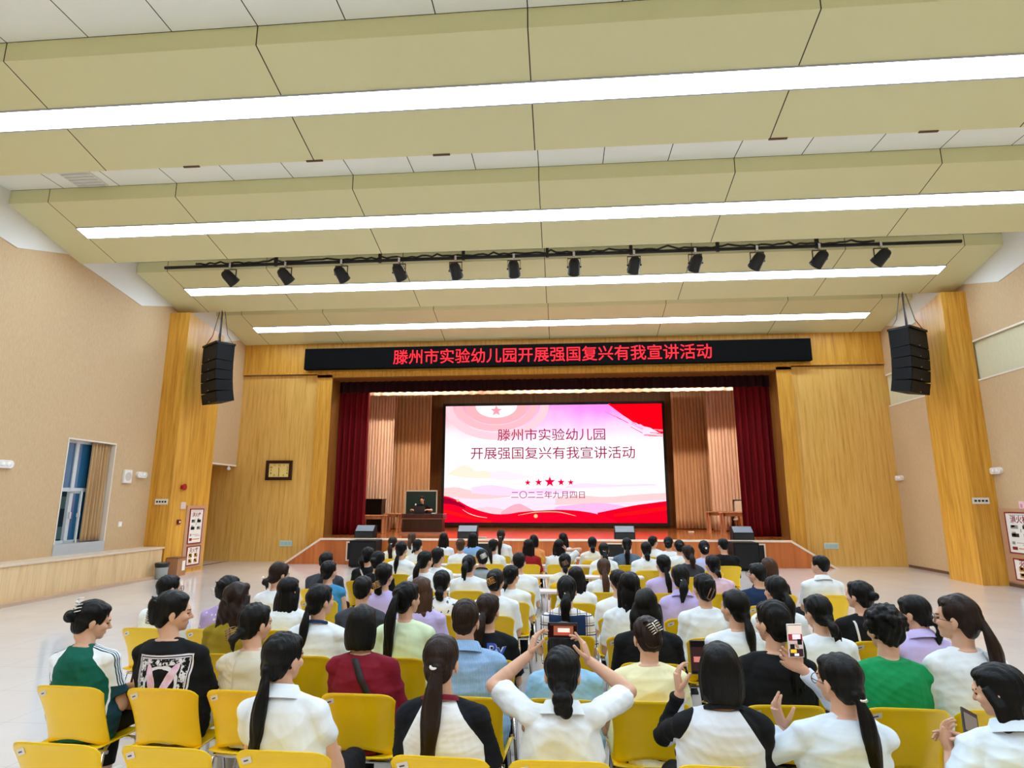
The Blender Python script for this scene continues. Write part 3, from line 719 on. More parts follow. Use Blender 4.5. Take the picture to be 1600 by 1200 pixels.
# clock
c0, c1 = onY(416.5, 735, YF + .06), onY(457, 735, YF + .06)
ck = empty('wall_clock', ((c0.x + c1.x) / 2, YF + .06, 2.5), label='rectangular dark framed wall clock with a gold face on the front wall', cat='clock')
cw, chh = (c1.x - c0.x) / 2, .62
b = B(); f = .095
b.box(-cw, cw, -.07, 0, 0, f).box(-cw, cw, -.07, 0, chh - f, chh).box(-cw, -cw + f, -.07, 0, f, chh - f).box(cw - f, cw, -.07, 0, f, chh - f); b.obj('frame', plain('clock_frame', (46, 20, 18), .3), ck)
box_obj('face', plain('clock_gold', (252, 226, 136), .4), -cw + f, cw - f, -.03, -.01, f, chh - f, ck)
for i in range(1, 13):
    a = i * math.pi / 6; k = 1 / max(abs(math.sin(a)), abs(math.cos(a)))
    q = (math.sin(a) * k * (cw - f - .07), math.cos(a) * k * (chh / 2 - f - .055))
    write('numeral', str(i), M_pink, (q[0], -.0315, chh / 2 + q[1]), (math.pi / 2, 0, 0), ck, height=.06, bold=.01)
B().box(-.008, .008, -.036, -.033, chh / 2 - .15, chh / 2 + .02).obj('minute_hand', M_pink, ck)
B().prism([(-.01, -.038, chh / 2), (.01, -.038, chh / 2), (-.004, -.038, chh / 2 + .1), (-.02, -.038, chh / 2 + .1)], (0, .002, 0)).obj('hour_hand', M_pink, ck)
# socket plates on the front wall
for sx_, sp in ((447, 'left'), (1298.5, 'right')):
    p = onY(sx_, 849 if sx_ < 800 else 853, YF + .06); b = B().box(p.x - .2, p.x + .2, YF + .035, YF + .06, p.z - .085, p.z + .085, bevel=.005).obj('socket_panel', plain('panel_aqua', (200, 218, 212), .35), label='pale grey socket panel low on the front wall, %s of the stage' % sp, cat='socket', group='socket panels on the front wall')
    for i in range(3): box_obj('socket', plain('socket_insert', (170, 206, 206) if i < 2 else (176, 180, 180), .3), p.x - .17 + i * .12, p.x - .07 + i * .12, YF + .03, YF + .036, p.z - .05, p.z + .05, b)
# bin and carton
p = onZ(247, 905, 0); bn = empty('waste_bin', (PL + .22, 14.25, 0), label='small grey waste bin with a black liner beside the bench end', cat='bin')
B().lathe([(.11, 0), (.125, .02), (.155, .36), (.15, .36)], n=20).obj('bucket', plain('bin_grey', (150, 152, 150), .4), bn, True)
B().lathe([(.152, .27), (.165, .34), (.162, .375), (.14, .37), (.13, .2)], n=20).obj('liner', plain('liner_black', (18, 18, 18), .3), bn, True)
cx = empty('cardboard_box', (PL + .17, 14.86, 0), label='brown cardboard box standing against the left pillar', cat='box')
B().box(-.15, .15, -.17, .17, 0, .44).obj('carton', plain('cardboard', (170, 122, 84), .8, noise=.08), cx); box_obj('flap', plain('cardboard_dark', (128, 84, 52), .8), -.155, .16, -.175, .175, .425, .45, cx); box_obj('shipping_label', M_paper, .15, .153, .02, .14, .12, .36, cx)

# --- on and before the stage
def monitor(px_, lab, Y=18.2):
    p = onY(px_, 843, Y); e = empty('stage_monitor', (p.x, Y, STAGE), label=lab, cat='loudspeaker', group='wedge monitors along the stage edge')
    b = B(); pts = [(-.17, 0), (.2, 0), (.2, .38), (.05, .38), (-.17, .2)]
    b.prism([(-.29, y, z) for y, z in pts], (.58, 0, 0)); b.obj('cabinet', M_spk, e)
    g = B(); g.prism([(-.27, -.176, .02), (-.27, -.17, .02), (-.27, -.17, .19), (-.27, -.176, .19)], (.54, 0, 0)); g.obj('front_panel', plain('monitor_front', (26, 30, 34), .5), e)
    g = B(); n_ = Vector((0, -.18, .22)).normalized() * .006; g.prism([Vector((-.27, -.16, .215)) + n_, Vector((-.27, .04, .375)) + n_, Vector((-.27, .04, .375)), Vector((-.27, -.16, .215))], (.54, 0, 0)); g.obj('grille', plain('monitor_grille', (118, 130, 144), .5), e)
monitor(571, 'black wedge monitor speaker on the stage edge, leftmost of four'); monitor(731, 'black wedge monitor speaker on the stage edge left of the screen middle')
monitor(976, 'black wedge monitor speaker on the stage edge right of the screen middle'); monitor(1160, 'black wedge monitor speaker on the stage edge, rightmost of four')
def subwoofer(px0, px1, lab):
    a, c = onY(px0, 845, 17.2), onY(px1, 845, 17.2); e = empty('subwoofer', ((a.x + c.x) / 2, 17.35, 0), label=lab, cat='loudspeaker', group='tall black speaker boxes before the stage')
    w2 = (c.x - a.x) / 2
    B().box(-w2, w2, -.3, .3, .03, .74, bevel=.015).obj('cabinet', M_spk, e); box_obj('grille', plain('grille_black', (10, 10, 12), .8), -w2 + .04, w2 - .04, -.315, -.3, .08, .69, e)
    for sx_ in (-1, 1):
        for sy_ in (-1, 1): B().cyl((sx_ * (w2 - .08), sy_ * .22, 0), (sx_ * (w2 - .08), sy_ * .22, .03), .03, n=10).obj('foot', M_black, e)
subwoofer(549, 590, 'tall black loudspeaker box on the floor before the left end of the stage'); subwoofer(1143, 1183, 'tall black loudspeaker box on the floor before the right end of the stage')
for x0_, x1_, nn in ((540, 553, 'leftmost'), (751, 760, 'under the second monitor'), (962, 972, 'under the third monitor'), (1183, 1197, 'rightmost')):
    a, c = onY(x0_, 860, YS), onY(x1_, 860, YS); xm = (a.x + c.x) / 2
    if nn == 'leftmost': xm += .25; 
    if nn == 'rightmost': xm -= .25
    e = empty('stage_hatch', (xm, YS, .1), label='black opening with cream frame in the stage front, ' + nn, cat='hatch', group='openings in the stage front')
    hw_ = .36
    b = B(); b.box(-hw_, hw_, -.02, 0, 0, .04).box(-hw_, hw_, -.02, 0, .52, .56).box(-hw_, -hw_ + .04, -.02, 0, .04, .52).box(hw_ - .04, hw_, -.02, 0, .04, .52); b.obj('frame', plain('hatch_cream', (232, 212, 188), .5), e)
    box_obj('dark_opening', plain('hatch_dark', (10, 10, 11), .7), -hw_ + .04, hw_ - .04, -.008, 0, .04, .52, e)
# lectern desk
lc = onZ(660, 835, STAGE); LY = 20.7
la, lb = onY(627, 820, LY), onY(692, 820, LY); LX = (la.x + lb.x) / 2; lw = (lb.x - la.x) / 2
ld = empty('lectern_desk', (LX, LY, STAGE), label='dark brown lectern desk on the stage left of the screen', cat='desk')
M_dk = wood('dark_brown_wood', (72, 40, 22), (54, 28, 14), (38, 18, 8), rough=.3); M_dk2 = wood('mahogany', (88, 34, 24), (66, 24, 18), (44, 14, 10), rough=.25)
LH = onY(660, 803, LY).z - STAGE
B().box(-lw + .03, lw - .03, 0, .5, .06, LH - .18).obj('front_panel', M_dk, ld); B().box(-lw, lw, -.03, .6, LH - .15, LH, bevel=.01).obj('top', M_dk2, ld)
box_obj('moulding', plain('desk_edge', (150, 96, 74), .4), -lw, lw, -.035, .55, LH - .175, LH - .15, ld); box_obj('plinth', plain('desk_plinth', (170, 124, 100), .4), -lw - .02, lw + .02, -.05, .55, 0, .06, ld)
p = onY(653, 803, LY + .12)
lp = empty('laptop', (LX + (onY(653, 803, LY).x - LX), LY + .18, STAGE + LH), label='black open laptop on the lectern desk in front of the presenter', cat='laptop')
box_obj('base', M_black, -.19, .19, -.0, .26, .0, .018, lp); B().box(-.19, .19, -.008, .008, 0, .25, Matrix.Rotation(.2, 3, 'X')).obj('lid', plain('laptop_lid', (52, 54, 56), .4), lp)
p = onY(648, 795, LY + .2); mc = empty('gooseneck_microphone', (p.x, LY + .25, STAGE + LH), label='gooseneck microphone with a white windscreen on the lectern desk', cat='microphone')
B().lathe([(.06, 0), (.06, .015), (.02, .02)], n=14).obj('base', M_black, mc); B().tube([(0, 0, .02), (0, .0, .15), (.01, -.03, .24), (.03, -.06, .29)], .006, 6).obj('neck', M_black, mc); B().ell((.035, -.075, .31), .028, .028, .04).obj('windscreen', plain('foam_white', (230, 228, 224), .8), mc, True)
B().box(p.x + .62, p.x + .75, LY + .1, LY + .2, STAGE + LH, STAGE + LH + .035, bevel=.008).obj('tissue_pack', plain('tissue_white', (236, 232, 226), .7), label='small white packet lying on the lectern desk by the laptop', cat='packet')
# blackboard behind the presenter
bq0, bq1 = onY(634, 800, 22.6), onY(681, 800, 22.6); bt = onY(657, 768, 22.6).z
bd_ = empty('blackboard', ((bq0.x + bq1.x) / 2, 22.6, STAGE), label='green blackboard with a pale frame standing behind the presenter', cat='blackboard')
bw_ = (bq1.x - bq0.x) / 2; bz0, bz1 = .55, bt - STAGE
box_obj('board', plain('board_green', (12, 44, 38), .5), -bw_, bw_, 0, .03, bz0, bz1, bd_)
b = B(); b.box(-bw_ - .03, bw_ + .03, -.01, .04, bz1, bz1 + .05).box(-bw_ - .03, bw_ + .03, -.01, .04, bz0 - .05, bz0).box(-bw_ - .04, -bw_, -.01, .04, bz0 - .05, bz1 + .05).box(bw_, bw_ + .04, -.01, .04, bz0 - .05, bz1 + .05); b.obj('frame', plain('board_frame', (196, 186, 172), .45), bd_)
for s_ in (-1, 1): box_obj('leg', M_alu, s_ * (bw_ - .1) - .02, s_ * (bw_ - .1) + .02, .0, .03, 0, bz0 - .05, bd_)
# low tables on both sides
M_tw = wood('table_pale_wood', (226, 170, 126), (206, 146, 102), (170, 110, 70), sx=6)
def table(x0, x1, Y, d, h, rz, lab, grp='long wooden tables on the stage'):
    e = empty('long_table', ((x0 + x1) / 2, Y, STAGE), rz, label=lab, cat='table', group=grp); w2 = (x1 - x0) / 2
    B().box(-w2, w2, -d / 2, d / 2, h - .035, h, bevel=.006).obj('tabletop', M_tw, e); B().box(-w2 + .05, w2 - .05, -d / 2 + .04, -d / 2 + .06, h - .14, h - .035).obj('apron', M_tw, e)
    for sx_ in (-1, 1):
        for sy_ in (-1, 1): box_obj('leg', M_tw, sx_ * (w2 - .07) - .035, sx_ * (w2 - .07) + .035, sy_ * (d / 2 - .07) - .03, sy_ * (d / 2 - .07) + .03, 0, h - .035, e)
    return e
q0, q1 = onY(566, 812, 21.3), onY(603, 812, 21.3); table(q0.x, q1.x, 21.3, .5, .62, .06, 'pale wooden table half hidden by the left red curtain')
q0, q1 = onY(602, 812, 22.2), onY(626, 812, 22.2); table(q0.x, q1.x, 22.2, .5, .66, 0, 'pale wooden table between the left curtain and the lectern desk')
q0, q1 = onY(1104, 812, 22.6), onY(1160, 812, 22.6); table(q0.x, q1.x, 22.6, .5, .74, 0, 'pale wooden table behind the other one at the right of the stage')
q0, q1 = onY(1126, 814, 21.2), onY(1175, 814, 21.2); table(q0.x, q1.x, 21.2, .5, .74, 0, 'pale wooden table nearest the right monitor speaker')
q0, q1 = onY(562, 800, 22.1), onY(596, 800, 22.1)
pz = empty('upright_piano', ((q0.x + q1.x) / 2, 22.3, STAGE), label='black cabinet like an upright piano behind the left wooden table', cat='piano'); w2 = (q1.x - q0.x) / 2
B().box(-w2, w2, -.2, .3, 0, 1.15).obj('cabinet', plain('piano_black', (12, 10, 10), .3), pz); box_obj('lid', plain('piano_black', (12, 10, 10), .3), -w2 - .02, w2 + .02, -.24, .32, 1.15, 1.19, pz)
def armchair(px_, Y, lab):
    p = onY(px_, 800, Y); e = empty('armchair', (p.x, Y, STAGE), math.radians(-18), label=lab, cat='chair', group='wooden armchairs at the right of the stage')
    mw = plain('armchair_wood', (44, 26, 18), .3); mc_ = plain('armchair_cream', (226, 206, 184), .8)
    B().box(-.28, .28, -.25, .28, .40, .48, bevel=.03).obj('seat', mc_, e)
    B().box(-.22, .22, .24, .32, .5, 1.12, Matrix.Rotation(-.14, 3, 'X'), .03).obj('backrest', mc_, e)
    for s_ in (-1, 1):
        B().tube([(s_ * .3, .3, 0), (s_ * .3, .28, .5), (s_ * .27, .36, 1.14)], .028, 8).obj('back_post', mw, e, True)
        B().tube([(s_ * .32, -.28, 0), (s_ * .32, -.27, .4), (s_ * .33, -.34, .62), (s_ * .33, -.1, .66), (s_ * .31, .29, .68)], .026, 8).obj('armrest', mw, e, True)
    B().box(-.28, .28, .3, .34, 1.1, 1.16).obj('top_rail', mw, e)
armchair(1158, 23.2, 'dark wooden armchair with cream back behind the right stage tables'); armchair(1189, 23.9, 'dark wooden armchair with cream back half hidden by the right red curtain')
for (x, y, dx, lab) in ((752, 841, .16, 'small white clutter lying near the stage edge beside the second monitor'), (1080, 832, .1, 'small white paper scrap on the stage floor right of the screen')):
    p = onZ(x, y, STAGE); B().box(p.x - dx, p.x + dx, p.y - .04, p.y + .04, STAGE, STAGE + .04, bevel=.01).obj('paper', M_paper, label=lab, cat='paper')
# ================================================================== chairs
M_yel = plain('yellow_plastic', (252, 206, 0), .32, spec=.5)
M_stk = plain('sticker_white', (232, 226, 220), .4); M_stkd = plain('sticker_mark', (90, 60, 50), .4)
ROW0, RSP = 2.67, .77
def row_y(r): return ROW0 + RSP * r
def sheet(fn, nu, nv, th, name):
    """closed thin shell from a surface function fn(u,v)->(point, normal)"""
    b = B(); A = [[fn(-1 + 2 * i / nu, j / nv) for i in range(nu + 1)] for j in range(nv + 1)]
    fr = [[b.bm.verts.new(p) for p, n in r] for r in A]; bk = [[b.bm.verts.new(Vector(p) + Vector(n) * th) for p, n in r] for r in A]
    for j in range(nv):
        for i in range(nu):
            b.bm.faces.new((fr[j][i], fr[j][i + 1], fr[j + 1][i + 1], fr[j + 1][i])); b.bm.faces.new((bk[j][i], bk[j + 1][i], bk[j + 1][i + 1], bk[j][i + 1]))
    for j in range(nv):
        for i in (0, nu): b.bm.faces.new((fr[j][i], fr[j + 1][i], bk[j + 1][i], bk[j][i]))
    for i in range(nu):
        for j in (0, nv): b.bm.faces.new((fr[j][i], bk[j][i], bk[j][i + 1], fr[j][i + 1]))
    return b.mesh(name)
def back_fn(u, v):
    z0 = .452 + .03 * (1 - u * u) ** 2 - .012 * abs(u) ** 3; z1 = .795 - .045 * abs(u) ** 7 - .006 * u * u
    z = z0 + (z1 - z0) * v; t = max(0.0, (z - .45) / .345)
    hw = .200 + .022 * t - .016 * math.sin(math.pi * min(1, max(0, t)))
    y = -.165 - .10 * t ** 1.2 + .055 * abs(u) ** 3.2 * (1 - .55 * t) - .012 * max(0, t - .9) * 10 * (1 - abs(u) ** 4)
    return (u * hw, y, z), (0, 1, 0)
def seat_fn(u, v):
    y = -.175 + v * .40; z = .442 - .018 * math.sin(math.pi * v) * (1 - u * u) - .05 * max(0, v - .8) ** 2 * 25 * .5 + .012 * abs(u) ** 4
    return (u * (.200 + .012 * v), y, z), (0, 0, -1)
ME_back = sheet(back_fn, 22, 16, .007, 'backrest'); ME_seat = sheet(seat_fn, 16, 14, .008, 'seat')
for me in (ME_back, ME_seat): me.materials.append(M_yel); me.polygons.foreach_set('use_smooth', [True] * len(me.polygons))
def leg_me(sx, sy):
    b = B(); b.tube([(sx * .15, sy * .06, .425), (sx * .19, sy * .13 - .01, .40), (sx * .215, sy * .20 - .02, .02), (sx * .215, sy * .20 - .02, .0)], .0115, 8); me = b.mesh('leg'); me.materials.append(M_chrome); me.polygons.foreach_set('use_smooth', [True] * len(me.polygons)); return me
ME_legs = [leg_me(sx, sy) for sx in (-1, 1) for sy in (-1, 1)]
b = B(); b.tube([(-.2, -.12, .405), (.2, -.12, .405)], .0115, 8); ME_rear = b.mesh('rear_rail'); ME_rear.materials.append(M_chrome)
b = B(); b.tube([(-.2, .10, .405), (.2, .10, .405)], .0115, 8); ME_front = b.mesh('front_rail'); ME_front.materials.append(M_chrome)
b = B(); bp = [Vector(back_fn(u, v)[0]) + Vector((0, -.0015, 0)) for u, v in ((-.86, .82), (-.60, .83), (-.60, .915), (-.86, .905))]; b.prism(bp, (0, -.001, 0)); b.mi = 1
bp = [Vector(back_fn(u, v)[0]) + Vector((0, -.0030, 0)) for u, v in ((-.80, .845), (-.68, .85), (-.68, .87), (-.80, .865))]; b.prism(bp, (0, -.0008, 0)); ME_stk = b.mesh('sticker'); ME_stk.materials.append(M_stk); ME_stk.materials.append(M_stkd)
def inst(name, me, parent, loc=None):
    o = bpy.data.objects.new(name, me); COL.objects.link(o); o.parent = parent
    if loc is not None: o.location = loc
    return o
def chair(x, r, lab, full=True):
    e = empty('plastic_chair', (x, row_y(r) + .26, 0), random.uniform(-.05, .05), label=lab, cat='chair', group='yellow chairs of the audience')
    inst('seat', ME_seat, e); inst('backrest', ME_back, e)
    for m in ME_legs: inst('leg', m, e)
    if full: inst('rear_rail', ME_rear, e); inst('front_rail', ME_front, e); inst('sticker', ME_stk, e)
    return e

# ================================================================== people
def remesh(b, voxel, smooth=4, fac=.5):
    me = b.mesh('tmp'); o = bpy.data.objects.new('tmp', me); COL.objects.link(o)
    m = o.modifiers.new('r', 'REMESH'); m.mode = 'VOXEL'; m.voxel_size = voxel; m.use_smooth_shade = True
    if smooth: s = o.modifiers.new('s', 'SMOOTH'); s.factor = fac; s.iterations = smooth
    dg = bpy.context.evaluated_depsgraph_get(); out = bpy.data.meshes.new_from_object(o.evaluated_get(dg))
    bpy.data.objects.remove(o); bpy.data.meshes.remove(me)
    out.polygons.foreach_set('use_smooth', [True] * len(out.polygons)); out.materials.clear()
    return out
def get_co(me): a = np.empty(len(me.vertices) * 3); me.vertices.foreach_get('co', a); return a.reshape(-1, 3)
def set_co(me, a): me.vertices.foreach_set('co', a.ravel()); me.update()
def displace(me, fn):
    co = get_co(me); nr = np.empty(len(me.vertices) * 3); me.vertices.foreach_get('normal', nr); nr = nr.reshape(-1, 3)
    set_co(me, co + nr * fn(co)[:, None])
def joinmesh(meshes, name):
    bm = bmesh.new()
    for m in meshes: bm.from_mesh(m)
    me = bpy.data.meshes.new(name); bm.to_mesh(me); bm.free()
    me.polygons.foreach_set('use_smooth', [True] * len(me.polygons)); return me
def wrinkle(seed, amp):
    rs = np.random.RandomState(seed); W = [(rs.normal(size=3) * np.array([9, 9, 16]), rs.uniform(0, 6.3)) for _ in range(7)]
    W += [(rs.normal(size=3) * np.array([26, 26, 40]), rs.uniform(0, 6.3)) for _ in range(6)]
    def f(co):
        s = np.zeros(len(co))
        for i, (k, p) in enumerate(W):
            q = np.sin(co @ k + p + 1.2 * np.sin(co[:, 2] * 11 + p)); s += (1 - np.abs(q)) * (1.0 if i < 7 else .35) - .35
        return s * amp / 3
    return f
# ---- materials of bodies
def skin_mat():
    t = NT('skin'); n = t.noise(14, 3); t.color(t.mix(n, lin((206, 156, 128)), lin((226, 180, 152)))).set(.5, 0, .4)
    t.b.inputs['Subsurface Weight'].default_value = .08; t.b.inputs['Subsurface Radius'].default_value = (.012, .005, .003); return t.m
M_skin = skin_mat(); M_eye = plain('eye_dark', (30, 22, 20), .2); M_lip = plain('lips', (176, 96, 88), .4); M_brow = plain('brow_hair', (28, 22, 20), .6)
def hair_mat(name, c, hi):
    t = NT(name); v = t.mapping((130, 130, 5)); n = t.noise(1, 3, v, .6); big = t.noise(1, 2, t.mapping((34, 34, 2)), .5)
    t.color(t.mix(t.math('MULTIPLY', n, big), lin(c), lin(hi))).set(.42, 0, .22)
    t.bump(t.math('ADD', n, big), .65, .006); t.b.inputs['Anisotropic'].default_value = .4; return t.m
M_hair = {'k': hair_mat('black_hair', (4, 4, 5), (15, 13, 13)), 'b': hair_mat('dark_brown_hair', (26, 15, 11), (58, 35, 26)), 'n': hair_mat('brown_hair', (56, 36, 26), (104, 70, 50))}
def cloth(name, rgb, rough=.85):
    if 'c_' + name in _pl: return _pl['c_' + name]
    t = NT('cloth_' + name); n = t.noise(7, 3); c = lin(rgb)
    t.color(t.mix(n, tuple(v * .86 for v in c), tuple(min(.95, v * 1.06) for v in c))).set(rough, 0, .25)
    t.bump(t.noise(420, 1), .12, .001); _pl['c_' + name] = t.m; return t.m
def raglan(name, body, sleeve, stripes=None, k0=.055, side=0.0):
    t = NT('cloth_' + name); o = t.xyz(); ax = t.math('ABSOLUTE', t.math('SUBTRACT', o[0], t.math('MULTIPLY', t.math('SUBTRACT', o[2], .515), side)))
    lim = t.math('MINIMUM', t.math('ADD', t.math('MULTIPLY', t.math('SUBTRACT', .985, o[2]), .62), k0), .182)
    mask = t.math('MULTIPLY', t.math('GREATER_THAN', ax, lim), t.math('GREATER_THAN', o[2], .56))
    base = t.mix(mask, lin(body), lin(sleeve))
    if stripes:
        l = t.lines(o[1], .014, .030, .0034); inr = t.math('LESS_THAN', t.math('ABSOLUTE', t.math('SUBTRACT', o[1], .030)), .020)
        base = t.mix(t.math('MULTIPLY', t.math('MULTIPLY', l, inr), mask), base, lin(stripes))
        cuff = t.math('MULTIPLY', t.math('GREATER_THAN', ax, .19), t.math('LESS_THAN', o[2], .735)); base = t.mix(cuff, base, lin(stripes))
    t.color(base).set(.85, 0, .25).bump(t.noise(420, 1), .12, .001); return t.m
def pattern_cloth(name, kind):
    t = NT('cloth_' + name); o = t.xyz()
    if kind == 'pinstripe':
        l = t.lines(o[0], .008, 0, .0017); n = t.noise(60, 2); c = t.mix(t.math('MULTIPLY', l, t.math('ADD', n, .2)), lin((118, 158, 204)), lin((190, 212, 236)))
    elif kind == 'plaid':
        a = t.math('MAXIMUM', t.lines(o[0], .075, .01, .004), t.lines(o[2], .075, .02, .004)); b_ = t.math('MAXIMUM', t.lines(o[0], .075, .03, .0025), t.lines(o[2], .075, .04, .0025))
        c = t.mix(a, lin((236, 234, 232)), lin((44, 54, 96))); c = t.mix(b_, c, lin((150, 120, 100)))
    elif kind == 'floral':
        v = t.new('ShaderNodeTexVoronoi'); v.inputs['Scale'].default_value = 22; t.link(t.obj(), v.inputs[0]); m_ = t.math('LESS_THAN', v.outputs['Distance'], .24)
        c = t.mix(m_, lin((176, 156, 208)), lin((226, 218, 240)))
    elif kind == 'leafy':
        n = t.noise(20, 3, t.mapping((1, 1, .6)), .7); m_ = t.math('GREATER_THAN', n, .60); c = t.mix(m_, lin((238, 239, 242)), lin((60, 64, 80)))
    elif kind == 'bandana':
        ax = t.math('ABSOLUTE', t.math('SUBTRACT', o[0], -.045)); az = t.math('ABSOLUTE', t.math('SUBTRACT', o[2], .735)); m_ = t.math('MAXIMUM', ax, t.math('MULTIPLY', az, .98))
        back = t.math('LESS_THAN', o[1], .0)
        line = t.math('MAXIMUM', t.math('LESS_THAN', t.math('ABSOLUTE', t.math('SUBTRACT', m_, .150)), .004), t.math('LESS_THAN', t.math('ABSOLUTE', t.math('SUBTRACT', m_, .138)), .0025))
        n = t.noise(34, 3, None, .75); band = t.math('MULTIPLY', t.math('GREATER_THAN', n, .50), t.math('LESS_THAN', t.math('ABSOLUTE', t.math('SUBTRACT', m_, .118)), .016))
        rr = t.math('SQRT', t.math('ADD', t.math('MULTIPLY', ax, ax), t.math('MULTIPLY', az, az))); n2 = t.noise(22, 2)
        rw = t.math('LESS_THAN', t.math('ABSOLUTE', t.math('SUBTRACT', t.math('ADD', rr, t.math('MULTIPLY', n2, .02)), .106)), .008)
        # two pale leaning shapes
        def blob(cx, k):
            xx = t.math('SUBTRACT', t.math('SUBTRACT', o[0], cx), t.math('MULTIPLY', t.math('SUBTRACT', o[2], .765), k)); zz = t.math('MULTIPLY', t.math('SUBTRACT', o[2], .765), .30)
            return t.math('LESS_THAN', t.math('ADD', t.math('MULTIPLY', xx, xx), t.math('MULTIPLY', zz, zz)), .00065)
        bl = t.math('MAXIMUM', blob(-.10, -.30), blob(.005, .45))
        wh = t.math('MULTIPLY', t.math('MAXIMUM', line, t.math('MAXIMUM', band, rw)), back)
        c = t.mix(wh, lin((16, 16, 18)), lin((226, 222, 232))); c = t.mix(t.math('MULTIPLY', bl, back), c, t.mix(t.noise(30, 2), lin((240, 232, 242)), lin((222, 150, 200))))
    elif kind == 'sailor':
        pass
    t.color(c).set(.85, 0, .25); return t.m
M_SH = {'white': cloth('white', (236, 241, 250)), 'whiteb': cloth('white_cool', (222, 234, 250)), 'offw': cloth('offwhite', (234, 228, 214)), 'black': cloth('black', (17, 17, 19)), 'red': cloth('burgundy', (126, 20, 40)),
        'green': cloth('bright_green', (22, 148, 86)), 'yellow': cloth('pale_yellow', (244, 236, 190)), 'mustard': cloth('mustard', (150, 128, 28)), 'lav': cloth('lavender', (198, 182, 232)), 'lavb': cloth('pale_lavender_blue', (196, 200, 240)),
        'pink': cloth('pink', (232, 200, 222)), 'lime': cloth('pale_green', (222, 238, 200)), 'beige': cloth('beige', (216, 206, 186)), 'sky': cloth('light_blue', (150, 194, 224)), 'navy': cloth('navy', (26, 46, 82)), 'blue': cloth('mid_blue', (62, 140, 186)),
        'grey': cloth('grey', (150, 158, 164)), 'dgrey': cloth('dark_grey', (62, 64, 74)), 'slate': cloth('slate_blue', (96, 116, 136)), 'darkred': cloth('dark_red', (150, 24, 36)), 'orange': cloth('peach_orange', (238, 158, 96)), 'lblue': cloth('soft_blue', (140, 180, 234)),
        'raglan_g': raglan('green_raglan', (14, 92, 76), (238, 240, 244), (30, 66, 78), side=-.20), 'raglan_w': raglan('white_raglan', (238, 238, 240), (16, 18, 24), side=-.10), 'raglan_gr': raglan('grey_raglan', (222, 226, 234), (14, 14, 16), k0=.075),
        'pin': pattern_cloth('pinstripe', 'pinstripe'), 'plaid': pattern_cloth('plaid', 'plaid'), 'floral': pattern_cloth('floral', 'floral'), 'leafy': pattern_cloth('leafy', 'leafy'), 'bandana': pattern_cloth('bandana', 'bandana')}
M_trk = cloth('black_trousers', (20, 20, 24)); M_trb = cloth('denim', (70, 96, 124)); M_trw = cloth('white_trousers', (222, 220, 214)); M_shoe = plain('shoe_dark', (30, 28, 28), .5); M_shoew = plain('shoe_white', (224, 222, 218), .5)

def hand(b, W, D, N, side, curl=.5, spread=.0, curls=None, thumb=.3, k=1.0):
    """a hand at wrist W: D towards the fingers, N the way the palm faces, five separate fingers"""
    W = Vector(W); D = Vector(D).normalized(); N = (Vector(N) - D * Vector(N).dot(D)).normalized(); T = D.cross(N) * side
    rings = []
    for d, w_, th in ((-.02, .024, .020), (.0, .026, .019), (.03, .036, .017), (.065, .041, .015), (.088, .040, .012)):
        c = W + D * d * k; rings.append([c + T * math.cos(a) * w_ * k + N * math.sin(a) * th * k for a in [2 * math.pi * i / 12 for i in range(12)]])
    b.rings(rings)
    for i, L in enumerate((.070, .079, .073, .057)):
        p = W + (D * (.086 - .004 * abs(i - 1.2)) + T * (.029 - .0195 * i)) * k; d = (D + T * spread * (1.5 - i)).normalized(); n_ = N.copy(); c = (curls[i] if curls else curl)
        r = (.0088 if i < 3 else .0076) * k
        for j, f in enumerate((.44, .31, .25)):
            R_ = Matrix.Rotation(c * (.75, 1.0, .7)[j], 3, d.cross(n_).normalized()); n_ = R_ @ n_; d = R_ @ d
            q = p + d * L * f * k; b.cone(p, q, r * (1 - .1 * j), r * (.92 - .12 * j), 8); p = q
    p = W + (D * .022 + T * .030) * k; d = (D * .62 + T * .72 + N * .25).normalized()
    for j, (L, r) in enumerate(((.036, .0125), (.032, .0105), (.026, .009))):
        q = p + d * L * k; b.cone(p, q, r * k, r * .88 * k, 8); p = q; d = (d + (D * .5 - T * .25 + N * thumb) * (.55 if j == 0 else .5)).normalized()
def ik(S_, T_, l1, l2, pole):
    S_, T_ = Vector(S_), Vector(T_); d = T_ - S_; L = min(d.length, (l1 + l2) * .995); dn = d.normalized(); T_ = S_ + dn * L
    a = (l1 * l1 - l2 * l2 + L * L) / (2 * L); h = math.sqrt(max(0, l1 * l1 - a * a)); pl = Vector(pole) - dn * Vector(pole).dot(dn)
    return S_ + dn * a + pl.normalized() * h, T_
UA, FA = .275, .235
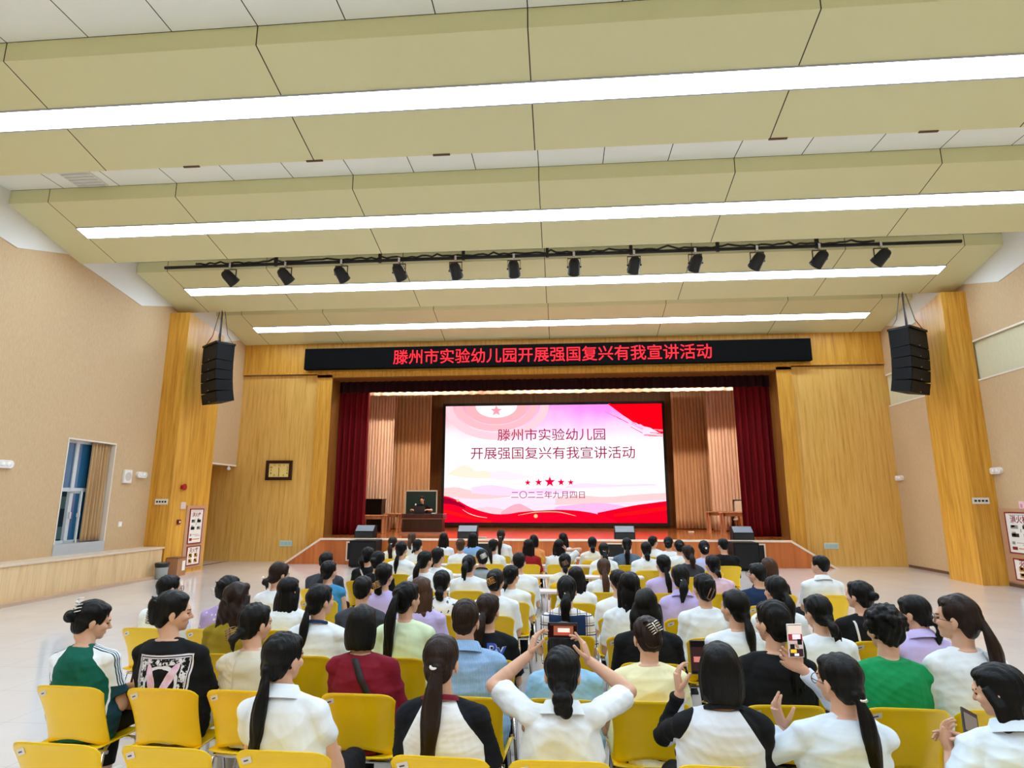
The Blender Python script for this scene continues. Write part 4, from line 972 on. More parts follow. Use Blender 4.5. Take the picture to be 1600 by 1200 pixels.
def pose(lean=.06, yaw=0, pitch=0, roll=0, hands=None, wide=1.0, side=0.0):
    """joints of a seated figure, facing +Y, origin on the floor under the hips"""
    P = {}; ax = Vector((math.sin(side), math.sin(lean), math.cos(lean))).normalized(); hip = Vector((0, 0, .515)); P['hip'] = hip; P['ax'] = ax; P['wide'] = wide
    fw = Vector((0, math.cos(lean), -math.sin(lean))); P['fw'] = fw
    P['neck'] = hip + ax * .45; P['head'] = hip + ax * .525 + Vector((0, .012, 0))
    P['H'] = Matrix.Translation(P['head']) @ Matrix.Rotation(math.radians(yaw), 4, 'Z') @ Matrix.Rotation(math.radians(-pitch), 4, 'X') @ Matrix.Rotation(math.radians(roll), 4, 'Y')
    hands = hands or {}
    for s in (-1, 1):
        up = hands.get(s, {}).get('raise', 0)
        sh = hip + ax * (.364 + .055 * up) + Vector((s * (.160 * wide - .014 * up), 0, 0)); tgt = hands.get(s, {}).get('at', (s * .085, .27, .615)); pole = hands.get(s, {}).get('pole', (s * .45, -.5, -.55))
        el, wr = ik(sh, tgt, UA, FA, pole); P['sh', s], P['el', s], P['wr', s] = sh, el, wr
        P['hand', s] = hands.get(s, {})
        P['knee', s] = Vector((s * .125, .43, .505)); P['ank', s] = Vector((s * .125, .40, .09)); P['hipj', s] = Vector((s * .085, .03, .515))
    return P
TOR = ((-.075, .150, .105, .0), (-.02, .182, .112, .0), (.06, .172, .108, .0), (.16, .142, .100, .0), (.26, .150, .104, .006), (.34, .160, .106, .0), (.39, .140, .090, -.008), (.425, .096, .070, -.012), (.455, .066, .056, -.010))
def torso(b, P, inf=0.0, waist=0.0, top=99, k=1.0):
    rings = []
    for h, rx, ry, dy in TOR:
        if h > top: break
        w_ = waist if .02 < h < .3 else 0
        c = P['hip'] + P['ax'] * h + P['fw'] * dy; rx = rx * (P['wide'] if h > .1 else 1) + inf + w_; ry = ry + inf + w_ * .35
        rings.append([c + Vector((math.cos(a) * rx * (1 - .10 * abs(math.sin(2 * a)) ** 2 + .05), 0, 0)) + P['fw'] * math.sin(a) * ry for a in [2 * math.pi * i / 28 for i in range(28)]])
    b.rings(rings)
def head_shapes(b, H, ears=True):
    R3 = H.to_3x3()
    def E(c, *r): b.ell(H @ Vector(c), *r, 16, 12, R3)
    E((0, -.004, .100), .073, .092, .088); E((0, .030, .048), .060, .060, .072); E((0, .052, .018), .044, .044, .050); E((0, .076, -.012), .022, .018, .019)
    E((0, .082, .088), .046, .020, .030)
    b.cone(H @ Vector((0, .094, .078)), H @ Vector((0, .113, .046)), .008, .012, 8); E((0, .103, .042), .016, .010, .008)
    E((0, .091, .014), .020, .010, .011)
    for s in (-1, 1):
        E((s * .036, .064, .048), .024, .028, .022)
        if ears: E((s * .076, -.006, .058), .009, .019, .030); E((s * .074, -.002, .036), .008, .011, .014)
    b.cone(H @ Vector((0, -.018, .03)), H @ Vector((0, -.020, -.01)), .052, .050, 14)
_mesh_cache = {}
def body_mesh(P, voxel, hero):
    b = B(); torso(b, P)
    H = P['H']; b.cone(P['neck'] - P['ax'] * .05, H @ Vector((0, -.016, .02)), .056, .050, 14)
    head_shapes(b, H)
    for s in (-1, 1):
        sh, el, wr = P['sh', s], P['el', s], P['wr', s]
        b.cone(P['neck'] - P['ax'] * .035, sh, .046, .042, 12); b.ell(sh, .050, .050, .050); b.cone(sh, el, .046, .038, 12); b.cone(el, el + (wr - el) * .4, .039, .037, 12); b.cone(el + (wr - el) * .35, wr, .037, .024, 12)
        b.cone(P['hipj', s], P['knee', s], .086, .058, 14); b.cone(P['knee', s], P['knee', s] + (P['ank', s] - P['knee', s]) * .4, .056, .052, 12); b.cone(P['knee', s] + (P['ank', s] - P['knee', s]) * .4, P['ank', s], .052, .036, 12)
        b.cone(P['ank', s] + Vector((0, 0, -.04)), P['ank', s] + Vector((0, .13, -.055)), .034, .026, 10)
    me = remesh(b, voxel, 3)
    hb = B()
    for s in (-1, 1):
        h = P['hand', s]; D = h.get('dir'); N = h.get('palm')
        if D is None: D = (P['wr', s] - P['el', s]).normalized() + Vector((-s * .25, .4, -.2)); N = (-s * .25, .1, -1)
        hand(hb, P['wr', s], D, N, s, h.get('curl', .35), h.get('spread', .03), h.get('curls'), h.get('thumb', .3))
    hm = remesh(hb, .0026, 2) if hero else hb.mesh('hands')
    out = joinmesh([me, hm], 'body')
    for m in (M_skin, M_eye, M_lip, M_brow): out.materials.append(m)
    nb = len(me.polygons); inv = H.inverted(); n = len(out.polygons); c = np.empty(n * 3); out.polygons.foreach_get('center', c); c = c.reshape(-1, 3)
    M4 = np.array(inv); q = c @ M4[:3, :3].T + M4[:3, 3]; mi = np.zeros(n, int)
    ax_ = np.abs(q[:, 0])
    mi[(np.abs(ax_ - .031) < .010) & (np.abs(q[:, 2] - .071) < .0045) & (q[:, 1] > .06)] = 1
    mi[(np.abs(ax_ - .030) < .013) & (np.abs(q[:, 2] - .091) < .0028) & (q[:, 1] > .06)] = 3
    mi[(ax_ < .020) & (np.abs(q[:, 2] - .014) < .007) & (q[:, 1] > .092)] = 2
    mi[nb:] = 0; mi[(q[:, 1] > .125) | (ax_ > .06)] = 0
    out.polygons.foreach_set('material_index', mi.tolist()); return out
def shirt_mesh(P, voxel, sleeve, seed, amp, loose=1.0):
    b = B(); torso(b, P, .016 * loose, .022 * loose, .46)
    for s in (-1, 1):
        sh, el, wr = P['sh', s], P['el', s], P['wr', s]
        b.cone(P['neck'] - P['ax'] * .022 + Vector((s * .030, -.008, 0)), sh + P['ax'] * .006, .050, .060, 14); b.ell(sh, .068, .066, .064)
        if sleeve == 'none': continue
        if sleeve == 'cap': b.cone(sh, sh + (el - sh) * .35, .064, .066, 14)
        elif sleeve == 'short': b.cone(sh, sh + (el - sh) * .40, .062, .062, 14); b.cyl(sh + (el - sh) * .2, sh + (el - sh) * .80, .062, .067, 18)
        else:
            b.cone(sh, el, .061, .052, 14); b.cone(el, el + (wr - el) * .5, .054, .048, 14); b.cyl(el + (wr - el) * .4, el + (wr - el) * .93, .048, .040, 16)
    me = remesh(b, voxel, 6); displace(me, wrinkle(seed, amp)); return me
def trousers_mesh(P, voxel, seed):
    b = B()
    rings = []
    for h, rx, ry in ((-.085, .15, .11), (-.02, .193, .136), (.07, .182, .128)):
        c = P['hip'] + P['ax'] * h; rings.append([c + Vector((math.cos(a) * rx, 0, 0)) + P['fw'] * math.sin(a) * ry for a in [2 * math.pi * i / 24 for i in range(24)]])
    b.rings(rings)
    for s in (-1, 1):
        b.cone(P['hipj', s], P['knee', s], .098, .072, 14); b.cyl(P['knee', s], P['knee', s] + (P['ank', s] - P['knee', s]) * .9, .070, .056, 16); b.ell(P['knee', s], .072, .072, .072)
    me = remesh(b, voxel, 3); displace(me, wrinkle(seed, .006)); return me
def shoe_mesh(P, s):
    a = P['ank', s]; b = B(); b.cone(Vector((a.x, a.y - .03, .045)), Vector((a.x + s * .01, a.y + .15, .034)), .044, .036, 12); b.cone(Vector((a.x, a.y - .02, .05)), Vector((a.x, a.y, .10)), .04, .042, 12); b.box(a.x - .04, a.x + .045, a.y - .065, a.y + .17, 0, .03)
    return remesh(b, .008, 3)
# ---- hair, in head space (pivot at the base of the skull, +Y the face)
def hair_mesh(style, voxel, L=.3, seed=0, hang=None):
    """hang: 3x3 that takes 'down' into head space, so that tails hang true"""
    b = B(); dn = Vector((0, 0, -1)) if hang is None else hang @ Vector((0, 0, -1)); bk = Vector((0, -1, 0)) if hang is None else hang @ Vector((0, -1, 0))
    def E(c, *r): b.ell(c, *r, 20, 14)
    rnd = random.Random(seed)
    def tail(p, L, w0, w1, w2, flat=.7, sway=0.0, back=.03, n=10):
        p = Vector(p); path, rs = [], []
        for i in range(n + 1):
            t = i / n; q = p + dn * (L * t) + bk * (back * math.sin(min(1, t * 2.2) * math.pi / 2)) + Vector((sway * t * t + .012 * math.sin(3 * t + seed), 0, 0))
            w = w0 + (w1 - w0) * math.sin(min(1, t / .45) * math.pi / 2) if t < .45 else w1 + (w2 - w1) * ((t - .45) / .55) ** 1.3
            path.append(q); rs.append(w * 1.0)
        b.tube(path, rs, 14, flat)
        for k in range(5):
            o_ = Vector((rnd.uniform(-.6, .6) * w1, rnd.uniform(-.3, .3) * w1, 0)); i0 = 5
            b.tube([path[i0] + o_ * .6, path[8] + o_ * 1.1, path[n] + o_ * 1.3 + dn * rnd.uniform(.0, .05)], [w1 * .42, w1 * .30, .003], 8)
    cap = (.0845, .100, .095)
    if style == 'short': E((0, -.014, .110), .082, .097, .090); E((0, -.055, .062), .064, .042, .060); E((0, .032, .158), .060, .050, .030)
    elif style == 'curly':
        E((0, -.014, .112), .098, .110, .102); E((0, -.05, .06), .078, .055, .07)
        for i in range(90):
            a, e = rnd.uniform(0, 6.28), rnd.uniform(-.2, 1.4); E((math.cos(a) * math.cos(e) * .098, -.02 + math.sin(a) * math.cos(e) * .10, .105 + math.sin(e) * .10), .017, .017, .017)
    else:
        E((0, -.018, .108), *cap); E((0, -.052, .050), .070, .050, .070)
        E((0, .026, .150), .068, .056, .038)
    if style == 'bob':
        E((0, -.022, .075), .094, .098, .115)
        rings = []
        for z, rx, ry in ((.08, .096, .094), (.03, .098, .094), (-.02, .094, .086), (-.055, .082, .074)):
            rings.append([Vector((math.cos(a) * rx, -.022 + math.sin(a) * ry * (1 if math.sin(a) < 0 else .52), z)) for a in [2 * math.pi * i / 28 for i in range(28)]])
        b.rings(rings)
    elif style == 'pony': E((0, -.085, .028), .042, .034, .040); tail((0, -.108, .020), L, .020, .040, .012)
    elif style == 'ponymid': E((0, -.095, .075), .05, .030, .05); tail((0, -.116, .074), L, .020, .046, .014, .75, 0, .045)
    elif style == 'ponyhigh': E((0, -.095, .125), .05, .035, .04); tail((0, -.112, .130), L, .020, .046, .014, .75, 0, .06)
    elif style == 'lowbun': E((0, -.085, .020), .040, .030, .036); E((0, -.118, -.022), .046, .034, .042); E((.012, -.112, -.065), .034, .026, .036); E((-.016, -.115, -.058), .022, .02, .03)
    elif style == 'bun': E((0, -.120, .085), .042, .038, .040); E((.01, -.13, .09), .032, .03, .03)
    elif style == 'updo':
        E((0, -.098, .080), .056, .036, .078); E((.008, -.112, .115), .040, .030, .050)
        for i in range(10): a = rnd.uniform(-1, 1); b.tube([(a * .04, -.11, .14), (a * .052, -.125, .156 + rnd.uniform(-.01, .01))], [.008, .003], 6)
    elif style in ('long', 'wavy', 'loose'):
        rings = []; W = .092 if style != 'wavy' else .105
        for i in range(9):
            t = i / 8; z = .10 - (L + .10) * t; w = W * (1 + (.10 if style == 'wavy' else .02) * math.sin(t * 3.1) - .25 * t ** 3) * (.78 + .22 * min(1, t * 3.5)); d = .060 * (1 - .35 * t) * (.75 + .25 * min(1, t * 3))
            c = Vector((0, -.048, .10)) + dn * ((L + .10) * t) + bk * (.022 * t)
            rings.append([c + Vector((math.cos(a) * w, 0, 0)) - bk * (math.sin(a) * d) for a in [2 * math.pi * k / 22 for k in range(22)]])
        b.rings(rings)
        for s in (-1, 1): b.tube([Vector((s * .074, .020, .10)), Vector((s * .086, -.006, .02)), Vector((s * .088, -.02, 0)) + dn * .08, Vector((s * .08, -.03, 0)) + dn * (L * .85)], [.022, .026, .026, .008], 10)
        for k in range(12): x_ = rnd.uniform(-.085, .085); b.tube([Vector((x_, -.085, .0)) + dn * L * .4, Vector((x_ * 1.03, -.105, .0)) + dn * (L * .98 + rnd.uniform(-.03, .04))], [.016, .003], 6)
    me = remesh(b, voxel, 3)
    amp = .0035 if style not in ('curly', 'wavy') else .008
    rs = np.random.RandomState(seed + 5); K = rs.normal(size=(8, 3)) * np.array([110, 110, 6] if style not in ('curly', 'wavy') else [60, 60, 45]); ph = rs.uniform(0, 6, 8)
    displace(me, lambda co: np.sum([np.sin(co @ K[i] + ph[i]) for i in range(8)], 0) * amp / 4)
    return me
TIE = {'pony': (0, -.108, .018), 'ponymid': (0, -.118, .072), 'ponyhigh': (0, -.114, .128), 'lowbun': (0, -.1, .012)}
def torus(b, c, R, r, rot=None, n=20, m=8):
    out = []
    for i in range(n):
        a = 2 * math.pi * i / n; ring = []
        for j in range(m):
            t = 2 * math.pi * j / m; p = Vector(((R + r * math.cos(t)) * math.cos(a), (R + r * math.cos(t)) * math.sin(a), r * math.sin(t)))
            ring.append((rot @ p if rot else p) + Vector(c))
        out.append(ring)
    out.append(out[0]); vs = [[b.bm.verts.new(p) for p in r_] for r_ in out[:-1]]
    for i in range(n):
        A, C = vs[i], vs[(i + 1) % n]
        for j in range(m): b.bm.faces.new((A[j], A[(j + 1) % m], C[(j + 1) % m], C[j]))
    return b
def claw_clip(b, w=.05, h=.045):
    for k in range(5):
        x = (-.5 + k / 4) * w
        for s in (-1, 1): b.tube([(x, -.0, s * .004), (x * 1.1, -.014, s * h * .3), (x * 1.15, -.008, s * h * .65), (x * 1.1, .012, s * h)], [.0035, .004, .0035, .002], 6)
    b.tube([(-w * .6, -.006, 0), (w * .6, -.006, 0)], .006, 8)
def glasses(H, parent, rim=(20, 20, 22)):
    b = B(); R_ = Matrix.Rotation(math.pi / 2, 3, 'X')
    for s in (-1, 1): torus(b, (s * .031, .106, .068), .023, .0018, R_, 20, 6); b.tube([(s * .054, .104, .072), (s * .072, .08, .074), (s * .082, .0, .066)], .0018, 6)
    b.tube([(-.008, .108, .07), (.008, .108, .07)], .0018, 6)
    o = b.obj('glasses', plain('rim_%d' % rim[0], rim, .3), parent, True); o.matrix_local = H; return o
M_clipw = plain('pearl_white', (238, 234, 228), .25); M_clips = plain('silver_clip', (206, 200, 190), .2, .9); M_clipd = plain('tortoise_clip', (140, 104, 80), .25); M_clipg = plain('gold_clip', (206, 160, 96), .25, .8); M_tieb = plain('hair_tie', (230, 224, 220), .6)
def place_mesh(name, me, mat, parent, M=None):
    o = bpy.data.objects.new(name, me); COL.objects.link(o); o.parent = parent
    if M is not None: o.matrix_local = M
    if len(me.materials) == 0: me.materials.append(mat)
    if me.materials[0] is not mat:
        o.material_slots[0].link = 'OBJECT'; o.material_slots[0].material = mat
    return o
def cached(key, fn):
    if key not in _mesh_cache: _mesh_cache[key] = fn()
    return _mesh_cache[key]
TOPS = {}
def person(key, px_, py_, r, hair='pony', hc='k', L=.3, sh='white', sl='short', yaw=0, pitch=0, roll=0, lean=.06, hands=None, tr='k', tie=None, clip=None, gl=False, wide=1.0, collar=None, loose=1.0, seed=0, at=None, rz=0, chair_lab=None, lab=None, group='seated audience', clip_at=None, cx=None):
    near = r <= 1; mid = r in (2, 3); hero = hands is not None
    vb, vs, vh = (.0065, .0065, .005) if near else ((.009, .009, .007) if mid else (.012, .012, .009))
    if not near and not hero:       # far figures share a set of poses
        yaw = round(yaw / 15) * 15; pitch = round(pitch / 10) * 10; lean = round(lean / .06) * .06; roll = 0; wide = round(wide / .08) * .08 if not mid else wide
    side = 0.0
    if cx is not None and at is None:
        xh = onY(px_, py_, row_y(r) + .235 + .045).x; side = max(-.22, min(.22, (xh - cx) / .53))
    P = pose(lean, yaw, pitch, roll, hands, wide, side); H = P['H']
    kb = (yaw, pitch, roll, round(lean, 3), round(wide, 3), vb, round(side, 3), key if hero else 0)
    bm_ = cached(('body',) + kb, lambda: body_mesh(P, vb, hero))
    hang = H.to_3x3().inverted(); hk = (hair, round(L, 2), vh, seed % 3 if not near else seed, pitch)
    Ry = Matrix.Rotation(math.radians(yaw), 3, 'Z'); hg = (H.to_3x3().inverted() @ Ry)
    hm = cached(('hair',) + hk, lambda: hair_mesh(hair, vh, L, seed, hg))
    top = max((H @ Vector(c)).z for c in get_co(hm)[::7].tolist())
    if at is None:
        yroot = row_y(r) + .235; hy = P['head'].y + .0; p = onY(px_, py_, yroot + hy); sz = p.z / top
        x = p.x - P['head'].x; z0 = 0
        if sz < .9 or sz > 1.12: print('SZ', key, round(sz, 3))
        sz = max(.9, min(1.12, sz))
    else: x, yroot, z0, sz = at
    o = bpy.data.objects.new('person', bm_); COL.objects.link(o); o.location = (x, yroot, z0); o.scale = (1, 1, sz); o.rotation_euler = (0, 0, rz)
    tag(o, lab or ('seated ' + key), 'person', group)
    place_mesh('hair', hm, M_hair[hc], o, H)
    sm = cached(('shirt',) + kb + (sl, loose, seed % 4 if not near else seed), lambda: shirt_mesh(P, vs, sl, seed, .011 if near else .007, loose))
    so = place_mesh('shirt', sm, M_SH[sh], o)
    tm = {'k': M_trk, 'b': M_trb, 'w': M_trw}[tr]
    place_mesh('trousers', cached(('tr', round(lean, 3), near, round(side, 2)), lambda: trousers_mesh(P, .009 if near else .013, 3)), tm, o)
    for s in (-1, 1): place_mesh('shoe', cached(('shoe', s), lambda: shoe_mesh(P, s)), M_shoew if seed % 2 else M_shoe, o)
    if collar:
        b = B(); c = P['neck'] + P['ax'] * .008 + P['fw'] * -.012; Rm = Matrix.Rotation(-(.30 + lean), 3, 'X')
        if collar[0] == 'polo':
            prof = ((.074, -.02), (.066, .010), (.063, .030), (.069, .030), (.088, -.004), (.098, -.030))
        else: prof = ((.078, -.020), (.070, -.006), (.066, .002), (.071, .003), (.080, -.008), (.083, -.020))
        b.rings([[Rm @ Vector((math.cos(a) * rr * 1.08, math.sin(a) * rr * .92, h)) + c for a in [2 * math.pi * i / 28 for i in range(28)]] for rr, h in prof], cap=False)
        co_ = b.obj('collar', M_SH.get(collar[1]) or M_SH['white'], o, True)
    if tie and hair in TIE:
        b = B(); tc = Vector(TIE[hair]); torus(b, tc, .018, .0065, Matrix.Rotation(.5 if hair != 'pony' else .15, 3, 'X'))
        t_ = b.obj('hair_tie', {'w': M_tieb, 's': M_clips, 'k': M_black}[tie], o, True); t_.matrix_local = H
    if clip:
        b = B()
        if clip == 'rect':
            for a_, c_ in (((-.012, -.045), (-.012, .045)), ((.018, -.045), (.018, .045)), ((-.012, .045), (.018, .045)), ((-.012, -.045), (.018, -.045))): b.tube([(a_[0], 0, a_[1]), (c_[0], 0, c_[1])], .004, 6)
            mt = M_clipd
        elif clip == 'pearl': b.ell((0, 0, 0), .016, .012, .016); mt = M_clipw
        elif clip == 'bar': b.tube([(-.022, .004, 0), (0, -.004, 0), (.022, .004, 0)], .005, 6); mt = M_clips
        else: claw_clip(b, *((.075, .06) if clip == 'claw_w' and near else ((.05, .045) if near else (.05, .045)))); mt = {'claw_w': M_clipw, 'claw_s': M_clips, 'claw_d': M_clipd, 'claw_g': M_clipg}[clip]
        co_ = b.obj('hair_clip', mt, o, True); base = {'updo': (.0, -.146, .095), 'bun': (0, -.162, .09), 'short': (0, -.1, .06)}.get(hair, (0, -.116, .075)); base = clip_at or base; hc_ = get_co(hm); kk = hc_[(np.abs(hc_[:, 0] - base[0]) < .016) & (np.abs(hc_[:, 2] - base[2]) < .016)]
        if len(kk): base = (base[0], kk[:, 1].min() + (.012 if near and clip.startswith('claw') else -.002), base[2])
        co_.matrix_local = H @ Matrix.Translation(base) @ Matrix.Rotation(.5 if clip == 'rect' else (1.1 if clip.startswith('claw') else 0), 4, 'Y')
    if gl: glasses(H, o, (20, 20, 22) if gl is True else gl)
    if at is None:
        cl = chair_lab or ('yellow chair of the ' + key)
        if len(cl.split()) > 16: cl = 'yellow chair: ' + key
        chair(x if cx is None else cx, r, cl, r < 6)
    return o, P
# ---- phones
def phone(name, lab, M, case, landscape, scr):
    e = empty(name, label=lab, cat='phone', group='raised phones'); e.matrix_world = M
    w_, h_ = (.152, .074) if landscape else (.074, .152)
    B().box(-w_ / 2, w_ / 2, 0, .009, -h_ / 2, h_ / 2, bevel=.003).obj('case', plain('case_%d' % case[0], case, .35), e)
    t = glow('phone_bg_%d_%d_%d' % scr[0], scr[0], .9); B().box(-w_ / 2 + .004, w_ / 2 - .004, -.0006, .0004, -h_ / 2 + .004, h_ / 2 - .004).obj('display', t, e)
    for k, (u0, u1, v0, v1, c) in enumerate(scr[1]): B().box(u0 * w_, u1 * w_, -.0012 - k * .0003, -.0006, v0 * h_, v1 * h_).obj('picture', glow('phone_px_%d_%d_%d' % c, c, .9), e)
    return e
# ================================================================== the audience
def loc_of(px_, py_, r): 
    yr = row_y(r) + .235; return Vector((onY(px_, py_, yr + .045).x, yr, 0))
def tl(root, w, sz=.97): return (w.x - root.x, w.y - root.y, w.z / sz)
# ---- nearest row
person('woman in white collared shirt with a long black ponytail, nearest row', 445, 985, 0, 'pony', 'k', .40, 'white', 'cap', -18, 4, collar=('polo', 'white'), seed=1, chair_lab='yellow chair holding the long ponytail woman in white, nearest row', cx=-1.2)
person('woman in white raglan top with black sleeves and long brown ponytail', 690, 990, 0, 'ponymid', 'b', .47, 'raglan_w', 'short', -4, 6, tie='w', collar=('crew', 'red'), loose=1.25, seed=2, chair_lab='yellow chair holding the woman with black raglan sleeves', cx=-0.52)
# woman filming with both hands
r0 = loc_of(878, 1008, 0); PY = 3.24
wl, wr_ = onY(834, 1010, PY - .05), onY(925, 1020, PY - .05)
hnds = {-1: dict(at=tl(r0, wl), pole=(-1, -.1, -.55), dir=(.28, .10, 1), palm=(1, .25, -.1), curls=[.30, .55, .65, .7], spread=.04, thumb=.1, **{'raise': 1}),
        1: dict(at=tl(r0, wr_), pole=(1, -.1, -.55), dir=(-.30, .10, 1), palm=(-1, .25, -.1), curls=[.12, .5, .65, .7], spread=.07, thumb=.1, **{'raise': 1})}
person('woman in white polo filming with a phone held up in both hands', 878, 1008, 0, 'lowbun', 'k', .2, 'white', 'short', 0, 8, hands=hnds, tie='w', collar=('polo', 'white'), seed=3, chair_lab='yellow chair under the woman filming with both hands', cx=-0.03)
c = onY(879, 985, PY)
phone('smartphone', 'black phone held sideways in both hands by the woman in white polo', Matrix.Translation(c) @ Matrix.Rotation(-.15, 4, 'X'), (20, 20, 24), True,
      ((36, 14, 14), [(-.30, .36, -.32, .28, (150, 84, 60)), (-.16, .24, -.20, .14, (252, 226, 208)), (-.16, .24, -.20, -.12, (220, 50, 50)), (-.42, .46, .30, .42, (70, 44, 36))]))
# short haired woman with grey raglan, phone in left hand
r0 = loc_of(1120, 1000, 0); w_ = onY(1073, 1082, 3.10)
hnds = {-1: dict(at=tl(r0, w_), pole=(-.30, -.35, -1), dir=(-.10, .12, 1), palm=(1, .15, .1), curls=[.45, .6, .7, .8], spread=.06, thumb=.5)}
person('person with bobbed hair and black-sleeved grey raglan lifting a phone', 1122, 1000, 0, 'bob', 'k', .2, 'raglan_gr', 'long', -6, 2, hands=hnds, collar=('crew', 'black'), loose=1.2, seed=4, chair_lab='yellow chair under the person in grey and black raglan', cx=0.66)
c = onY(1091, 1027, 3.14)
phone('smartphone', 'dark phone held upright by the person in grey and black raglan', Matrix.Translation(c) @ Matrix.Rotation(-.1, 4, 'X'), (70, 66, 66), False, ((24, 18, 20), [(-.42, .42, -.40, .30, (52, 34, 34)), (-.30, .36, -.14, .02, (200, 120, 110))]))
# woman with glasses holding a white phone
r0 = loc_of(1308, 1018, 0); w1, w2 = onY(1242, 1128, 3.05), onY(1270, 1034, 3.19)
hnds = {-1: dict(at=tl(r0, w1), pole=(-.8, -.4, -.6), dir=(-.28, .1, 1), palm=(1, .3, 0), curls=[.30, .35, .5, .6], spread=.08, thumb=.6), 1: dict(at=tl(r0, w2), pole=(.8, .0, -.9), dir=(-.75, .05, .55), palm=(-.3, -.6, .3), curls=[.4, .5, .6, .7], thumb=.4)}
person('woman with glasses and low ponytail in white holding up a white phone', 1308, 1018, 0, 'pony', 'k', .37, 'whiteb', 'long', 22, 4, 0, .06, hnds, tie='s', gl=True, seed=5, loose=1.15, chair_lab='yellow chair under the woman holding up a white phone', cx=1.16)
c = onY(1243, 1001, 3.17)
phone('smartphone', 'white phone held upright by the woman with glasses, screen showing the stage', Matrix.Translation(c) @ Matrix.Rotation(.10, 4, 'Z'), (236, 232, 228), False,
      ((60, 40, 44), [(-.45, .45, .18, .46, (222, 204, 190)), (-.45, .45, .0, .2, (150, 50, 60)), (-.20, .34, .04, .19, (240, 226, 230)), (-.45, .45, -.24, .0, (190, 176, 172)), (.1, .4, -.12, .05, (30, 26, 28)), (-.4, -.1, -.24, -.1, (36, 30, 30)), (-.38, .0, -.36, -.26, (230, 190, 60)), (-.14, .14, -.45, -.38, (240, 240, 240))]))
# bottom right woman with phone
r0 = loc_of(1565, 1036, 0); w1, w2 = onY(1515, 1158, 3.0), onY(1548, 1140, 3.04)
hnds = {-1: dict(at=tl(r0, w1), pole=(-.5, -.5, -.8), dir=(.1, .35, .8), palm=(.5, -.5, .5), curl=.5, thumb=.5), 1: dict(at=tl(r0, w2), pole=(.8, -.4, -.6), dir=(-.8, .3, .25), palm=(-.2, -.3, -.9), curls=[.25, .5, .6, .7], thumb=.4)}
person('long haired woman in pale blue shirt reading a phone at bottom right', 1565, 1036, 0, 'long', 'k', .28, 'whiteb', 'short', 38, 16, 0, .14, hnds, collar=('polo', 'whiteb'), seed=6, loose=1.15, chair_lab='yellow chair under the woman reading a phone at bottom right', cx=1.74)
c = onY(1518, 1135, 3.06)
phone('smartphone', 'dark phone held low by the woman in pale blue at bottom right', Matrix.Translation(c) @ Matrix.Rotation(.5, 4, 'Y') @ Matrix.Rotation(-.7, 4, 'X'), (40, 36, 38), False, ((70, 60, 56), [(-.4, .4, -.2, .35, (120, 110, 100)), (-.3, .3, -.35, -.2, (90, 120, 80))]))
# ---- second row
person('woman in green top with striped white sleeves and a pearl hair claw', 143, 936, 1, 'bun', 'k', .2, 'raglan_g', 'short', -42, 14, 0, .12, clip='claw_w', seed=7, loose=1.3, clip_at=(-.012, -.118, .140), chair_lab='yellow chair at the left end under the green raglan top', cx=-2.83)
person('woman in black tee with a white bandana print on the back', 272, 921, 1, 'updo', 'k', .2, 'bandana', 'short', -52, 4, 0, .06, clip='claw_s', tr='w', wide=1.12, seed=8, loose=1.45, clip_at=(-.02, -.135, .05), chair_lab='yellow chair under the black bandana print tee', cx=-2.28)
person('woman in beige hooded jacket beside the bandana print tee', 400, 940, 1, 'pony', 'k', .06, 'beige', 'long', -24, 6, 0, .1, clip='claw_d', seed=9, loose=1.3, clip_at=(-.045, -.09, .02), chair_lab='yellow chair under the beige hooded jacket', cx=-1.8)
person('person with bobbed black hair in burgundy long-sleeved top', 568, 943, 1, 'bob', 'k', .2, 'red', 'long', 0, 4, seed=10, loose=1.2, chair_lab='yellow chair under the burgundy top', cx=-1.14)
person('person with short brown-black hair in blue pinstriped shirt', 728, 934, 1, 'short', 'b', .2, 'pin', 'short', -6, 2, wide=1.1, seed=11, loose=1.3, collar=('polo', 'pin'), chair_lab='yellow chair under the blue pinstriped shirt', cx=-0.53)
person('person in light blue tee bending low in front of the filming woman', 880, 972, 1, 'bob', 'k', .2, 'sky', 'short', 0, 24, 0, .2, seed=12, loose=1.15, chair_lab='yellow chair under the light blue tee', cx=0.0)
person('person in pale yellow tee with hair pinned up by a metal claw', 1012, 962, 1, 'updo', 'b', .2, 'yellow', 'short', 8, 20, 0, .1, clip='claw_s', seed=13, loose=1.35, clip_at=(.015, -.14, .115), chair_lab='yellow chair under the pale yellow tee', cx=0.45)
person('woman in plain black tee with long black ponytail turned left', 1205, 936, 1, 'ponymid', 'k', .30, 'black', 'short', 26, 2, seed=14, loose=1.35, wide=1.06, chair_lab='yellow chair under the plain black tee', cx=1.13)
person('person with curly black hair in bright green tee', 1378, 942, 1, 'curly', 'k', .2, 'green', 'short', 6, 6, seed=15, loose=1.5, wide=1.1, chair_lab='yellow chair under the bright green tee', cx=1.75)
person('woman with glasses and long wavy ponytail in white linen shirt', 1490, 926, 1, 'ponymid', 'b', .36, 'white', 'short', 42, 0, 0, .02, gl=True, seed=16, loose=1.3, chair_lab='yellow chair under the white linen shirt at the right end', cx=2.2)
